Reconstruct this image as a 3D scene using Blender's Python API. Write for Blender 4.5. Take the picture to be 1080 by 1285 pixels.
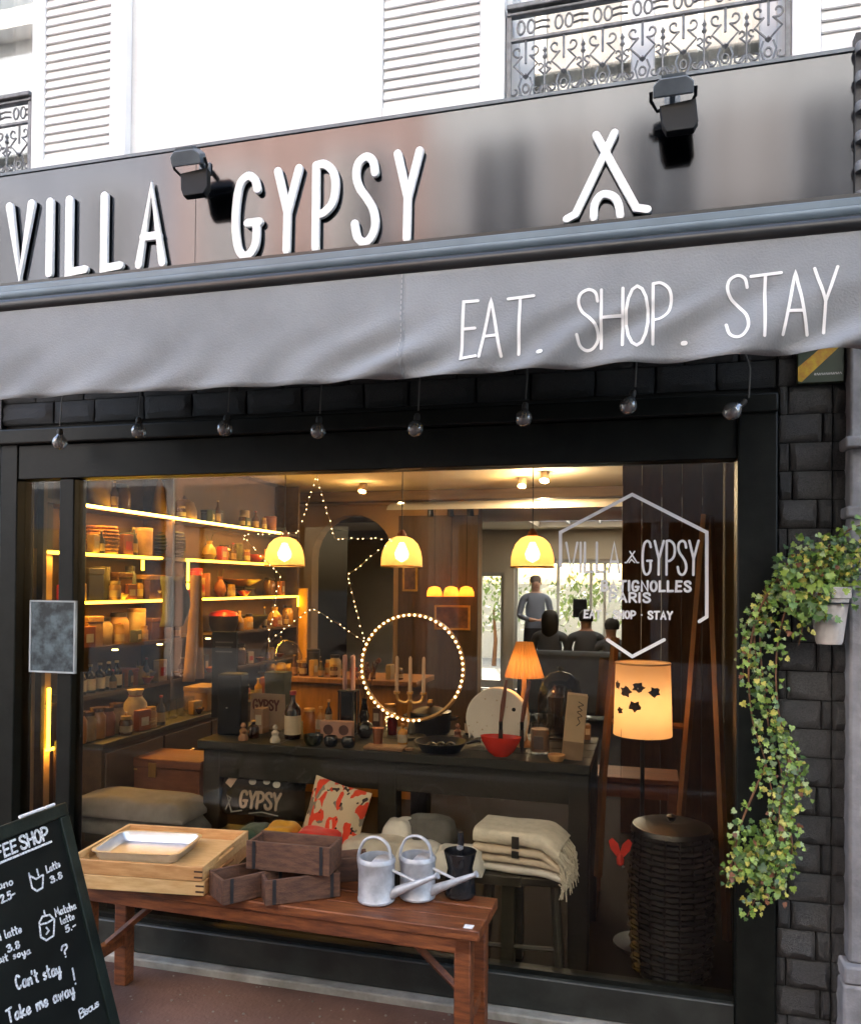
import bpy, bmesh, math, random
import numpy as np
from mathutils import Vector, Matrix, noise as mnoise
random.seed(7)
for o in list(bpy.data.objects): bpy.data.objects.remove(o)
scn = bpy.context.scene
COL = scn.collection
rad = math.radians

# ---------------------------------------------------------------- camera
F, YAW, PIT, ROLL, VC = 1015.0, .2624, .01218, .00922, 720.0     # pixels of a 1080 x 1285 frame
CAM = np.array([0.0, -3.05, 1.6])
def _basis():
    f = np.array([-math.sin(YAW)*math.cos(PIT), math.cos(YAW)*math.cos(PIT), math.sin(PIT)])
    r = np.array([math.cos(YAW), math.sin(YAW), 0.0]); u = np.cross(r, f)
    c, s = math.cos(ROLL), math.sin(ROLL)
    return c*r+s*u, -s*r+c*u, f
CR, CU, CF = _basis()
cd = bpy.data.cameras.new('camera'); cam = bpy.data.objects.new('camera', cd); COL.objects.link(cam)
cd.sensor_fit = 'HORIZONTAL'; cd.sensor_width = 36.0; cd.lens = 36.0*F/1080.0
cd.shift_y = (VC-642.5)/1080.0; cd.clip_end = 500; cd.clip_start = .05
m = Matrix.Identity(4)
for i in range(3):
    m[i][0], m[i][1], m[i][2], m[i][3] = CR[i], CU[i], -CF[i], CAM[i]
cam.matrix_world = m; scn.camera = cam

# ---------------------------------------------------------------- daylight
SUN_EL, SUN_AZ = rad(36), rad(-14)          # sun stands behind the house: this side of the street lies in open shade
w = bpy.data.worlds.new('World'); scn.world = w; w.use_nodes = True
nt = w.node_tree; bg = nt.nodes['Background']
sky = nt.nodes.new('ShaderNodeTexSky'); sky.sky_type = 'NISHITA'; sky.sun_disc = False
sky.sun_elevation = SUN_EL; sky.sun_rotation = SUN_AZ; sky.air_density = 1.0; sky.dust_density = 4.0; sky.ozone_density = .6
nt.links.new(sky.outputs[0], bg.inputs[0]); bg.inputs[1].default_value = .15
sl = bpy.data.lights.new('sun', 'SUN'); sl.energy = 4.0; sl.angle = rad(.5); sl.color = (1, .96, .9)
so = bpy.data.objects.new('sun', sl); COL.objects.link(so)
sd = Vector((math.sin(SUN_AZ)*math.cos(SUN_EL), math.cos(SUN_AZ)*math.cos(SUN_EL), math.sin(SUN_EL)))
so.rotation_euler = (-sd).to_track_quat('-Z', 'Y').to_euler()
vs = scn.view_settings; vs.view_transform = 'Standard'; vs.look = 'None'; vs.exposure = 2.95; vs.gamma = 1; vs.use_curve_mapping = False
scn.render.engine = 'CYCLES'
scn.cycles.use_denoising = True; scn.cycles.max_bounces = 8; scn.cycles.transparent_max_bounces = 16
scn.cycles.sample_clamp_indirect = 4.0; scn.cycles.caustics_reflective = False; scn.cycles.caustics_refractive = False

# ---------------------------------------------------------------- measuring helpers (a sight line met with a real plane)
def _ray(u, v): return CR*(u-540)/F + CU*(VC-v)/F + CF
def at(u, v, Y):
    d = _ray(u, v); return Vector(CAM + d*(Y-CAM[1])/d[1])
def atz(u, v, Z):
    d = _ray(u, v); return Vector(CAM + d*(Z-CAM[2])/d[2])
def atx(u, v, X):
    d = _ray(u, v); return Vector(CAM + d*(X-CAM[0])/d[0])
def mpp(p): return float(np.dot(np.array(p)-CAM, CF))/F      # metres per photo pixel at a point

# ---------------------------------------------------------------- mesh helpers
def cr(pts, n=5, closed=False):
    """Catmull-Rom through points"""
    P = [Vector(p) for p in pts]; out = []; N = len(P)
    segs = N if closed else N-1
    for i in range(segs):
        p1, p2 = P[i], P[(i+1) % N]
        p0 = P[(i-1) % N] if closed or i > 0 else p1*2-p2
        p3 = P[(i+2) % N] if closed or i+2 < N else p2*2-p1
        for k in range(n):
            t = k/n
            out.append(.5*((2*p1)+(-p0+p2)*t+(2*p0-5*p1+4*p2-p3)*t*t+(-p0+3*p1-3*p2+p3)*t**3))
    out.append(P[0].copy() if closed else P[-1].copy())
    return out

class MB:
    def __init__(s): s.v = []; s.f = []
    def add(s, vs, fs):
        o = len(s.v); s.v += [tuple(x) for x in vs]; s.f += [tuple(o+i for i in f) for f in fs]; return s
    def box(s, x0, x1, y0, y1, z0, z1, M=None):
        V = [(x, y, z) for z in (z0, z1) for y in (y0, y1) for x in (x0, x1)]
        if M is not None: V = [M @ Vector(p) for p in V]
        return s.add(V, [(0,2,3,1), (4,5,7,6), (0,1,5,4), (2,6,7,3), (0,4,6,2), (1,3,7,5)])
    def lathe(s, prof, seg=16, c=(0,0,0), M=None, sx=1, sy=1):
        V = []; Fc = []; n = len(prof)
        for r, z in prof:
            for k in range(seg):
                a = 2*math.pi*k/seg
                p = Vector((c[0]+r*math.cos(a)*sx, c[1]+r*math.sin(a)*sy, c[2]+z)); V.append(M @ p if M is not None else p)
        for i in range(n-1):
            for k in range(seg):
                k2 = (k+1) % seg
                Fc.append((i*seg+k, i*seg+k2, (i+1)*seg+k2, (i+1)*seg+k))
        if prof[0][0] > 1e-5: Fc.append(tuple(reversed(range(seg))))
        if prof[-1][0] > 1e-5: Fc.append(tuple((n-1)*seg+k for k in range(seg)))
        return s.add(V, Fc)
    def tube(s, path, r, seg=6, closed=False, flat=1.0):
        P = [Vector(p) for p in path]
        if closed and (P[0]-P[-1]).length < 1e-6: P = P[:-1]
        n = len(P); V = []; Fc = []
        up = None
        for i in range(n):
            a = P[(i-1) % n] if (closed or i > 0) else P[i]; b = P[(i+1) % n] if (closed or i < n-1) else P[i]
            t = (b-a)
            t = t.normalized() if t.length > 1e-9 else Vector((0,0,1))
            if up is None:
                up = Vector((0,0,1)) if abs(t.z) < .9 else Vector((1,0,0))
            x = t.cross(up)
            if x.length < 1e-6: x = t.orthogonal()
            x.normalize(); y = x.cross(t).normalized(); up = y
            rr = r[i] if isinstance(r, (list, tuple)) else r
            for k in range(seg):
                an = 2*math.pi*k/seg
                V.append(P[i]+x*rr*math.cos(an)+y*rr*flat*math.sin(an))
        for i in range(n if closed else n-1):
            j = (i+1) % n
            for k in range(seg):
                k2 = (k+1) % seg
                Fc.append((i*seg+k, i*seg+k2, j*seg+k2, j*seg+k))
        if not closed:
            Fc.append(tuple(reversed(range(seg)))); Fc.append(tuple((n-1)*seg+k for k in range(seg)))
        return s.add(V, Fc)
    def prism(s, poly, z0, z1, M=None):
        n = len(poly); V = [Vector((p[0], p[1], z0)) for p in poly]+[Vector((p[0], p[1], z1)) for p in poly]
        if M is not None: V = [M @ p for p in V]
        return s.add(V, [tuple(reversed(range(n))), tuple(range(n, 2*n))]+[(i, (i+1) % n, n+(i+1) % n, n+i) for i in range(n)])
    def grid(s, fn, nu, nv):
        V = [fn(i/nu, j/nv) for j in range(nv+1) for i in range(nu+1)]
        return s.add(V, [(j*(nu+1)+i, j*(nu+1)+i+1, (j+1)*(nu+1)+i+1, (j+1)*(nu+1)+i) for j in range(nv) for i in range(nu)])
    def ribbon(s, pts, wd, z0, z1, M=None):
        """one pen stroke of width wd with round ends, extruded z0..z1"""
        P = [Vector((p[0], p[1])) for p in pts]
        Q = [P[0]]
        for p in P[1:]:
            if (p-Q[-1]).length > 1e-6: Q.append(p)
        P = Q; h = wd/2
        if len(P) == 1: P = [P[0]-Vector((1e-4, 0)), P[0]+Vector((1e-4, 0))]
        n = len(P); L = []; Rr = []
        for i in range(n):
            a = (P[i]-P[i-1]).normalized() if i > 0 else (P[1]-P[0]).normalized()
            b = (P[i+1]-P[i]).normalized() if i < n-1 else a
            na = Vector((-a.y, a.x)); nb = Vector((-b.y, b.x)); mm = na+nb
            mm = mm.normalized() if mm.length > 1e-6 else na
            k = min(1.6, 1/max(.35, mm.dot(na)))
            L.append(P[i]+mm*h*k); Rr.append(P[i]-mm*h*k)
        def cap(c, st, dirn):
            a0 = math.atan2((st-c).y, (st-c).x); r = (st-c).length
            return [c+Vector((math.cos(a0+dirn*math.pi*q/5), math.sin(a0+dirn*math.pi*q/5)))*r for q in range(1, 5)]
        ec = cap(P[-1], Rr[-1], 1); sc = cap(P[0], L[0], 1)
        out = Rr+ec+L[::-1]+sc; N = len(out)
        V = [Vector((p.x, p.y, z1)) for p in out]+[Vector((p.x, p.y, z0)) for p in out]
        if M is not None: V = [M @ p for p in V]
        Li = lambda i: n+4+(n-1-i)
        fr = [(i, i+1, Li(i+1), Li(i)) for i in range(n-1)]
        fr.append(tuple([n-1]+list(range(n, n+4))+[Li(n-1)])); fr.append(tuple([Li(0)]+list(range(2*n+4, 2*n+8))+[0]))
        fs = fr+[tuple(N+i for i in reversed(f)) for f in fr]+[(i, i+N, (i+1) % N+N, (i+1) % N) for i in range(N)]
        return s.add(V, fs)
    def mesh(s, name, smooth=True, ang=38):
        me = bpy.data.meshes.new(name); me.from_pydata(s.v, [], s.f); me.validate()
        bm = bmesh.new(); bm.from_mesh(me); bmesh.ops.recalc_face_normals(bm, faces=bm.faces); bm.to_mesh(me); bm.free()
        if smooth:
            me.shade_smooth(); me.set_sharp_from_angle(angle=rad(ang))
        return me

def obj(name, geo, mat=None, parent=None, bevel=0, smooth=True, loc=None, rot=None, M=None, ang=38):
    me = geo.mesh(name, smooth, ang) if isinstance(geo, MB) else geo
    if mat is not None and not me.materials: me.materials.append(mat)
    o = bpy.data.objects.new(name, me); COL.objects.link(o)
    if parent is not None: o.parent = parent
    if loc is not None: o.location = loc
    if rot is not None: o.rotation_euler = rot
    if M is not None: o.matrix_local = M
    if bevel:
        b = o.modifiers.new('bevel', 'BEVEL'); b.width = bevel; b.segments = 2; b.limit_method = 'ANGLE'; b.angle_limit = rad(40)
    return o
def tag(o, label, cat, group=None):
    o['label'] = label; o['category'] = cat
    if group: o['group'] = group
    return o
def thing(name, label, cat, loc=(0,0,0), rotz=0, group=None, M=None):
    o = bpy.data.objects.new(name, None); COL.objects.link(o); o.empty_display_size = .05
    if M is not None: o.matrix_world = M
    else: o.location = loc; o.rotation_euler = (0, 0, rotz)
    return tag(o, label, cat, group)
def struct(name, geo, mat, parent=None, **k):
    o = obj(name, geo, mat, parent, **k)
    if parent is None: o['kind'] = 'structure'
    return o
def lamp(name, loc, power, color, radius=.03, parent=None, spot=None):
    l = bpy.data.lights.new(name, 'SPOT' if spot else 'POINT'); l.energy = power; l.color = color; l.shadow_soft_size = radius
    if spot: l.spot_size = rad(spot); l.spot_blend = .6
    o = bpy.data.objects.new(name, l); COL.objects.link(o); o.location = loc
    if parent is not None: o.parent = parent
    return o
FACADE = Matrix(((1,0,0,0), (0,0,-1,0), (0,1,0,0), (0,0,0,1)))     # drawing plane x,y -> X,Z ; out of it -> -Y
def TR(v): return Matrix.Translation(Vector(v))
def RZ(a): return Matrix.Rotation(a, 4, 'Z')
def RX(a): return Matrix.Rotation(a, 4, 'X')
def RY(a): return Matrix.Rotation(a, 4, 'Y')

# ---------------------------------------------------------------- materials
MATS = {}
def mat(name, col, rough=.6, metal=0, var=.2, scale=6, bump=0, bscale=60, col2=None, stretch=None, spec=.5, emit=0, ecol=None, rnd=.0, spots=None, detail=5, lo=.35, hi=.65, sheen=0, coat=0):
    if name in MATS: return MATS[name]
    M = bpy.data.materials.new(name); M.use_nodes = True; t = M.node_tree; N = t.nodes; L = t.links
    b = N['Principled BSDF']; b.inputs['Roughness'].default_value = rough; b.inputs['Metallic'].default_value = metal
    b.inputs['Specular IOR Level'].default_value = spec
    if sheen: b.inputs['Sheen Weight'].default_value = sheen
    if coat: b.inputs['Coat Weight'].default_value = coat; b.inputs['Coat Roughness'].default_value = .12
    tc = N.new('ShaderNodeTexCoord'); mp = N.new('ShaderNodeMapping'); L.new(tc.outputs['Object'], mp.inputs[0])
    if stretch: mp.inputs['Scale'].default_value = stretch
    nz = N.new('ShaderNodeTexNoise'); nz.inputs['Scale'].default_value = scale; nz.inputs['Detail'].default_value = detail
    nz.inputs['Roughness'].default_value = .6
    oi = N.new('ShaderNodeObjectInfo'); ad = N.new('ShaderNodeVectorMath'); ad.operation = 'ADD'
    sc_ = N.new('ShaderNodeMath'); sc_.operation = 'MULTIPLY'; sc_.inputs[1].default_value = 37.0
    L.new(oi.outputs['Random'], sc_.inputs[0]); L.new(mp.outputs[0], ad.inputs[0]); L.new(sc_.outputs[0], ad.inputs[1])
    L.new(ad.outputs[0], nz.inputs[0])
    mr = N.new('ShaderNodeMapRange'); mr.inputs[1].default_value = lo; mr.inputs[2].default_value = hi; L.new(nz.outputs[0], mr.inputs[0])
    mx = N.new('ShaderNodeMix'); mx.data_type = 'RGBA'; L.new(mr.outputs[0], mx.inputs[0])
    c1 = tuple(max(0, c*(1-var)) for c in col)+(1,); c2 = (tuple(col2) if col2 else tuple(min(1, c*(1+var)) for c in col))+(1,)
    if col2: c1 = tuple(col)+(1,)
    mx.inputs[6].default_value = c1; mx.inputs[7].default_value = c2
    out = mx.outputs[2]
    if rnd:
        hv = N.new('ShaderNodeHueSaturation'); rm = N.new('ShaderNodeMapRange')
        rm.inputs[3].default_value = 1-rnd; rm.inputs[4].default_value = 1+rnd
        L.new(oi.outputs['Random'], rm.inputs[0]); L.new(rm.outputs[0], hv.inputs['Value']); L.new(out, hv.inputs['Color']); out = hv.outputs[0]
    if spots:      # (colour, scale, threshold)
        vz = N.new('ShaderNodeTexVoronoi'); vz.inputs['Scale'].default_value = spots[1]; L.new(ad.outputs[0], vz.inputs[0])
        n2 = N.new('ShaderNodeMath'); n2.operation = 'LESS_THAN'; n2.inputs[1].default_value = spots[2]; L.new(vz.outputs['Distance'], n2.inputs[0])
        m2 = N.new('ShaderNodeMix'); m2.data_type = 'RGBA'; L.new(n2.outputs[0], m2.inputs[0]); L.new(out, m2.inputs[6]); m2.inputs[7].default_value = tuple(spots[0])+(1,)
        out = m2.outputs[2]
    L.new(out, b.inputs['Base Color'])
    rr = N.new('ShaderNodeMapRange'); rr.inputs[3].default_value = max(.02, rough*.85); rr.inputs[4].default_value = min(1, rough*1.15)
    L.new(nz.outputs[0], rr.inputs[0]); L.new(rr.outputs[0], b.inputs['Roughness'])
    if bump:
        nb = N.new('ShaderNodeTexNoise'); nb.inputs['Scale'].default_value = bscale; nb.inputs['Detail'].default_value = 4; L.new(ad.outputs[0], nb.inputs[0])
        bp = N.new('ShaderNodeBump'); bp.inputs['Strength'].default_value = bump; bp.inputs['Distance'].default_value = .01
        L.new(nb.outputs[0], bp.inputs['Height']); L.new(bp.outputs[0], b.inputs['Normal'])
    if emit:
        b.inputs['Emission Color'].default_value = tuple(ecol or col)+(1,); b.inputs['Emission Strength'].default_value = emit
    MATS[name] = M; return M
def emis(name, col, s):
    if name in MATS: return MATS[name]
    M = bpy.data.materials.new(name); M.use_nodes = True; N = M.node_tree.nodes; N.clear()
    e = N.new('ShaderNodeEmission'); e.inputs[0].default_value = tuple(col)+(1,); e.inputs[1].default_value = s
    o = N.new('ShaderNodeOutputMaterial'); M.node_tree.links.new(e.outputs[0], o.inputs[0]); MATS[name] = M; return M
def thin_glass(name, tint=(.95,.97,.96), base=.05, rough=0.0, power=5, dust=0):
    if name in MATS: return MATS[name]
    M = bpy.data.materials.new(name); M.use_nodes = True; N = M.node_tree.nodes; L = M.node_tree.links; N.clear()
    tr = N.new('ShaderNodeBsdfTransparent'); tr.inputs[0].default_value = tuple(tint)+(1,)
    gl = N.new('ShaderNodeBsdfGlossy'); gl.inputs['Roughness'].default_value = rough
    lw = N.new('ShaderNodeLayerWeight'); lw.inputs[0].default_value = .5
    pw = N.new('ShaderNodeMath'); pw.operation = 'POWER'; pw.inputs[1].default_value = power; L.new(lw.outputs['Facing'], pw.inputs[0])
    ma = N.new('ShaderNodeMath'); ma.operation = 'MULTIPLY_ADD'; ma.inputs[1].default_value = 1-base; ma.inputs[2].default_value = base; L.new(pw.outputs[0], ma.inputs[0])
    mx = N.new('ShaderNodeMixShader'); L.new(ma.outputs[0], mx.inputs[0]); L.new(tr.outputs[0], mx.inputs[1]); L.new(gl.outputs[0], mx.inputs[2])
    out = mx.outputs[0]
    if dust:
        tc = N.new('ShaderNodeTexCoord'); nz = N.new('ShaderNodeTexNoise'); nz.inputs['Scale'].default_value = 3.5; nz.inputs['Detail'].default_value = 8
        L.new(tc.outputs['Object'], nz.inputs[0]); df = N.new('ShaderNodeBsdfDiffuse'); df.inputs[0].default_value = (.6,.6,.58,1)
        mr = N.new('ShaderNodeMapRange'); mr.inputs[1].default_value = .45; mr.inputs[2].default_value = .8; mr.inputs[3].default_value = 0; mr.inputs[4].default_value = dust
        L.new(nz.outputs[0], mr.inputs[0]); m2 = N.new('ShaderNodeMixShader'); L.new(mr.outputs[0], m2.inputs[0]); L.new(out, m2.inputs[1]); L.new(df.outputs[0], m2.inputs[2]); out = m2.outputs[0]
    o = N.new('ShaderNodeOutputMaterial'); L.new(out, o.inputs[0]); MATS[name] = M; return M
def shade_mat(name, col, trans=.6, spots=None, weave=0):
    """lamp shade: cloth or cane that lets light through"""
    if name in MATS: return MATS[name]
    M = bpy.data.materials.new(name); M.use_nodes = True; N = M.node_tree.nodes; L = M.node_tree.links; N.clear()
    d = N.new('ShaderNodeBsdfDiffuse'); t = N.new('ShaderNodeBsdfTranslucent'); mx = N.new('ShaderNodeMixShader'); mx.inputs[0].default_value = trans
    tp = N.new('ShaderNodeBsdfTransparent'); m3 = N.new('ShaderNodeMixShader'); m3.inputs[0].default_value = .22 if weave else .0
    tc = N.new('ShaderNodeTexCoord')
    mixc = N.new('ShaderNodeMix'); mixc.data_type = 'RGBA'; mixc.inputs[6].default_value = tuple(col)+(1,)
    if weave:
        wv = N.new('ShaderNodeTexWave'); wv.bands_direction = 'Z'; wv.inputs['Scale'].default_value = weave; wv.inputs['Distortion'].default_value = 1.5
        L.new(tc.outputs['Object'], wv.inputs[0]); mixc.inputs[7].default_value = tuple(c*.55 for c in col)+(1,); L.new(wv.outputs[1], mixc.inputs[0])
    else:
        nz = N.new('ShaderNodeTexNoise'); nz.inputs['Scale'].default_value = 9; L.new(tc.outputs['Object'], nz.inputs[0])
        mixc.inputs[7].default_value = tuple(c*.8 for c in col)+(1,); L.new(nz.outputs[0], mixc.inputs[0])
    L.new(mixc.outputs[2], d.inputs[0]); L.new(mixc.outputs[2], t.inputs[0])
    L.new(d.outputs[0], mx.inputs[1]); L.new(t.outputs[0], mx.inputs[2])
    o = N.new('ShaderNodeOutputMaterial'); L.new(mx.outputs[0], m3.inputs[1]); L.new(tp.outputs[0], m3.inputs[2]); L.new(m3.outputs[0], o.inputs[0]); MATS[name] = M; return M

white_plaster = mat('white_plaster', (.80,.79,.77), .85, var=.05, scale=3, bump=.15, bscale=90)
white_paint = mat('white_paint', (.80,.80,.79), .5, var=.04, bump=.03)
black_paint = mat('black_paint', (.006,.007,.0055), .45, var=.3, scale=14, bump=.05, bscale=120, spec=.2)
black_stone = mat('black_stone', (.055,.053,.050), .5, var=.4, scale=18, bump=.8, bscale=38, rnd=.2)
shaded_lintel_stone = mat('shaded_lintel_stone', (.016,.016,.015), .55, var=.4, scale=18, bump=.8, bscale=38, rnd=.2)  # darker copy of the pier stone, shade under the awning put into its colour
mortar = mat('mortar_black', (.022,.022,.021), .8)
sign_metal = mat('sign_metal', (.072,.075,.083), .12, 1, var=.08, scale=2.2, stretch=(4,1,.35), lo=.3, hi=.7, spots=((.2,.2,.2), 16, .02))
letter_white = mat('letter_white', (.82,.82,.80), .45, var=.02)
print_white = mat('print_white', (.85,.85,.84), .6, var=.03)
chalk = mat('chalk', (.72,.74,.78), .95, var=.35, scale=160, lo=.4, hi=.6)
iron = mat('wrought_iron', (.17,.175,.18), .55, .3, var=.3, scale=25)
dark_iron = mat('dark_iron', (.025,.025,.027), .45, .4, var=.3)
lamp_grey = mat('lamp_grey', (.10,.12,.14), .4, .2, var=.2)
lamp_black = mat('lamp_black', (.005,.005,.005), .5, spec=.2)
glass = thin_glass('window_glass', (.83,.81,.75), .018, dust=.002)
clear_glass = thin_glass('clear_glass', (.93,.95,.94), .06)
bulb_glass = thin_glass('bulb_glass', (.55,.57,.55), .22, .04, 2.0, dust=.7)
awn_bar = mat('awning_bar', (.115,.155,.19), .42, .3, var=.12, scale=5, spots=((.7,.7,.68), 9, .06))
awn_dark = mat('awning_roller', (.02,.021,.022), .3, .2, var=.3)
oak = mat('light_wood', (.46,.22,.075), .55, var=.2, col2=(.60,.33,.13), scale=5, stretch=(2.5,14,14), bump=.1, bscale=50)
oak2 = mat('pale_wood', (.58,.34,.13), .55, var=.2, col2=(.70,.46,.21), scale=5, stretch=(2.5,14,14), bump=.1, bscale=50)
redwood = mat('red_brown_wood', (.085,.022,.008), .45, col2=(.24,.075,.022), scale=4, stretch=(2,16,16), bump=.25, bscale=40, spots=((.03,.012,.008), 5, .05))
mouldwood = mat('old_mould_wood', (.065,.028,.016), .75, col2=(.14,.065,.035), scale=6, stretch=(3,12,12), bump=.35, bscale=40)
darkwood = mat('dark_wood', (.030,.028,.020), .5, col2=(.05,.045,.032), scale=5, stretch=(2,10,10), bump=.15)
brownwood = mat('brown_wood', (.20,.095,.04), .5, col2=(.30,.15,.07), scale=4, stretch=(8,8,1.5), bump=.12)
chestwood = mat('chest_wood', (.16,.055,.028), .55, col2=(.24,.09,.045), scale=4, stretch=(2,8,8), bump=.1)
steel = mat('zinc_white', (.46,.48,.51), .42, .25, var=.16, scale=26, bump=.06, bscale=50)
alu = mat('aluminium', (.60,.60,.61), .38, .9, var=.06, scale=20)
brass = mat('brass', (.75,.45,.15), .3, 1, var=.15)
wax = mat('candle_wax', (.72,.52,.38), .5, var=.05)
pinkwax = mat('pink_wax', (.62,.32,.25), .5, var=.05)
ceramic_black = mat('black_ceramic', (.012,.012,.013), .18, var=.2)
cast = mat('cast_iron', (.015,.015,.016), .35, .2, var=.3)
terracotta = mat('whitewashed_clay', (.42,.38,.34), .85, col2=(.62,.59,.55), scale=9, bump=.3, bscale=50)

# ---------------------------------------------------------------- pen-stroke alphabet (narrow, hand drawn)
S = 's'
def ell(cx, cy, rx, ry, n=14): return [(cx+rx*math.cos(math.pi/2-2*math.pi*k/n), cy+ry*math.sin(math.pi/2-2*math.pi*k/n)) for k in range(n+1)]
G = {
 'V': (.42, [[(0,1),(.21,0),(.42,1)]]), 'I': (.0, [[(0,0),(0,1)]]), 'L': (.32, [[(0,1),(0,0),(.32,.02)]]),
 'A': (.40, [[(0,0),(.2,1),(.4,0)], [(.075,.36),(.325,.36)]]),
 'G': (.40, [(S,[(.36,.82),(.31,.95),(.19,1),(.06,.9),(0,.62),(0,.32),(.06,.08),(.18,0),(.30,.07),(.35,.2),(.35,.40)]), [(.2,.41),(.40,.41)]]),
 'Y': (.40, [[(0,1),(.19,.47)], [(.40,1),(.19,.47),(.18,0)]]),
 'P': (.36, [[(0,0),(0,1)], (S,[(0,1),(.16,1),(.31,.9),(.36,.73),(.31,.53),(.16,.42),(.02,.40)])]),
 'S': (.37, [(S,[(.36,.80),(.32,.94),(.2,1),(.06,.94),(.02,.8),(.08,.65),(.22,.51),(.34,.36),(.37,.18),(.29,.04),(.17,0),(.05,.07),(0,.23)])]),
 'E': (.34, [[(.34,1),(.04,1),(0,0),(.32,.02)], [(.02,.52),(.28,.53)]]), 'T': (.42, [[(0,.98),(.42,1)], [(.2,.99),(.18,0)]]),
 'H': (.34, [[(0,0),(0,1)], [(.34,0),(.34,1)], [(0,.5),(.34,.52)]]), 'O': (.38, [ell(.19,.5,.19,.5)]),
 'B': (.36, [[(0,0),(0,1)], (S,[(0,1),(.2,1),(.32,.88),(.3,.64),(.16,.53),(.02,.52)]), (S,[(.02,.52),(.2,.51),(.36,.38),(.36,.16),(.22,.0),(0,0)])]),
 'N': (.38, [[(0,0),(0,1),(.38,0),(.38,1)]]), 'R': (.38, [[(0,0),(0,1)], (S,[(0,1),(.2,1),(.34,.88),(.34,.62),(.2,.48),(0,.46)]), [(.17,.46),(.38,0)]]),
 'C': (.38, [(S,[(.37,.82),(.28,.97),(.14,.98),(.02,.75),(0,.4),(.06,.1),(.2,0),(.36,.12)])]), 'F': (.32, [[(0,0),(0,1),(.32,1)], [(0,.52),(.26,.54)]]),
 'M': (.5, [[(0,0),(.04,1),(.25,.4),(.46,1),(.5,0)]]), '.': (.04, [[(.02,0.01)]]), '*': (.05, [[(.02,.5)]]), ' ': (.22, []), "'": (.03, [[(.02,1),(0,.8)]]),
 'a': (.34, [(S,[(.3,.45),(.15,.52),(.01,.32),(.05,.04),(.2,.02),(.3,.2),(.31,.46),(.30,.08),(.37,0)])]),
 'c': (.28, [(S,[(.28,.42),(.14,.52),(0,.3),(.06,.04),(.2,0),(.3,.1)])]), 'e': (.3, [(S,[(.02,.25),(.28,.32),(.2,.51),(.05,.44),(.01,.2),(.12,0),(.3,.1)])]),
 'h': (.3, [[(0,1),(0,0)], (S,[(0,.3),(.14,.5),(.27,.42),(.28,0)])]), 'i': (.04, [[(.02,.5),(.03,0)], [(.02,.72)]]), 'k': (.3, [[(0,1),(0,0)], [(.26,.5),(.02,.22),(.3,0)]]),
 'l': (.1, [(S,[(0,1),(0,.2),(.08,0)])]), 'm': (.5, [[(0,.5),(0,0)], (S,[(0,.3),(.12,.5),(.22,.4),(.23,0)]), (S,[(.23,.3),(.36,.5),(.46,.4),(.5,0)])]),
 'n': (.3, [[(0,.5),(0,0)], (S,[(0,.3),(.14,.5),(.26,.42),(.28,0)])]), 'o': (.3, [ell(.15,.26,.15,.26)]), 'r': (.22, [[(0,.5),(0,0)], (S,[(0,.3),(.1,.48),(.22,.46)])]),
 's': (.24, [(S,[(.22,.44),(.1,.52),(.02,.4),(.12,.27),(.22,.15),(.12,0),(0,.06)])]), 't': (.24, [[(.1,.95),(.1,.08),(.2,0)], [(0,.6),(.24,.64)]]),
 'u': (.3, [(S,[(0,.5),(.02,.1),(.14,0),(.27,.14),(.28,.5)]), [(.28,.5),(.3,0)]]), 'w': (.42, [[(0,.5),(.1,0),(.21,.4),(.31,0),(.42,.52)]]),
 'y': (.32, [(S,[(0,.5),(.05,.15),(.17,.08),(.28,.25),(.3,.5)]), (S,[(.3,.5),(.29,0),(.2,-.38),(.08,-.35),(.14,-.12),(.36,.05)])]),
 'v': (.3, [[(0,.5),(.14,0),(.3,.52)]]), 'g': (.32, [(S,[(.28,.45),(.14,.52),(.01,.3),(.08,.06),(.22,.1),(.29,.3)]), (S,[(.29,.5),(.28,0),(.2,-.36),(.06,-.3)])]),
 '2': (.34, [(S,[(.01,.75),(.1,.97),(.27,.93),(.3,.68),(.16,.35),(0,0)]), [(0,0),(.34,.02)]]), '3': (.3, [(S,[(0,.9),(.15,1),(.28,.8),(.1,.54)]), (S,[(.1,.54),(.3,.4),(.28,.08),(.1,0),(0,.12)])]),
 '5': (.32, [[(.3,1),(.05,1),(.03,.58)], (S,[(.03,.58),(.2,.64),(.32,.42),(.27,.1),(.1,0),(0,.1)])]), '8': (.3, [(S,[(.24,.9),(.1,1),(.02,.8),(.14,.54),(.28,.3),(.2,.02),(.05,.05),(.02,.3),(.16,.54),(.26,.75),(.24,.9)])]),
 'd': (.34, [(S,[(.3,.42),(.15,.52),(.01,.3),(.05,.04),(.2,.02),(.3,.2)]), [(.31,1),(.31,0)]]),
 '-': (.24, [[(0,.4),(.24,.42)]]), '?': (.3, [(S,[(.02,.75),(.1,1),(.27,.95),(.28,.7),(.14,.5),(.13,.28)]), [(.13,.02)]]), '!': (.05, [[(.03,1),(.02,.3)], [(.02,.02)]]),
}
def glyph_strokes(ch):
    w_, st = G[ch]; out = []
    for s_ in st:
        if isinstance(s_, tuple) and s_[0] == S: out.append([(p.x, p.y) for p in cr([(x, y, 0) for x, y in s_[1]], 5)])
        else: out.append(list(s_))
    return w_, out
def draw_glyph(mb, ch, x0, x1, y0, y1, wd, z0, z1, M=None):
    w_, st = glyph_strokes(ch); k = 0
    for s_ in st:
        pts = [((x0+x1)/2 if w_ < .01 else x0+(x1-x0)*x/w_, y0+(y1-y0)*y) for x, y in s_]
        mb.ribbon(pts, wd, z0, z1+k*.0004, M); k += 1
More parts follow.
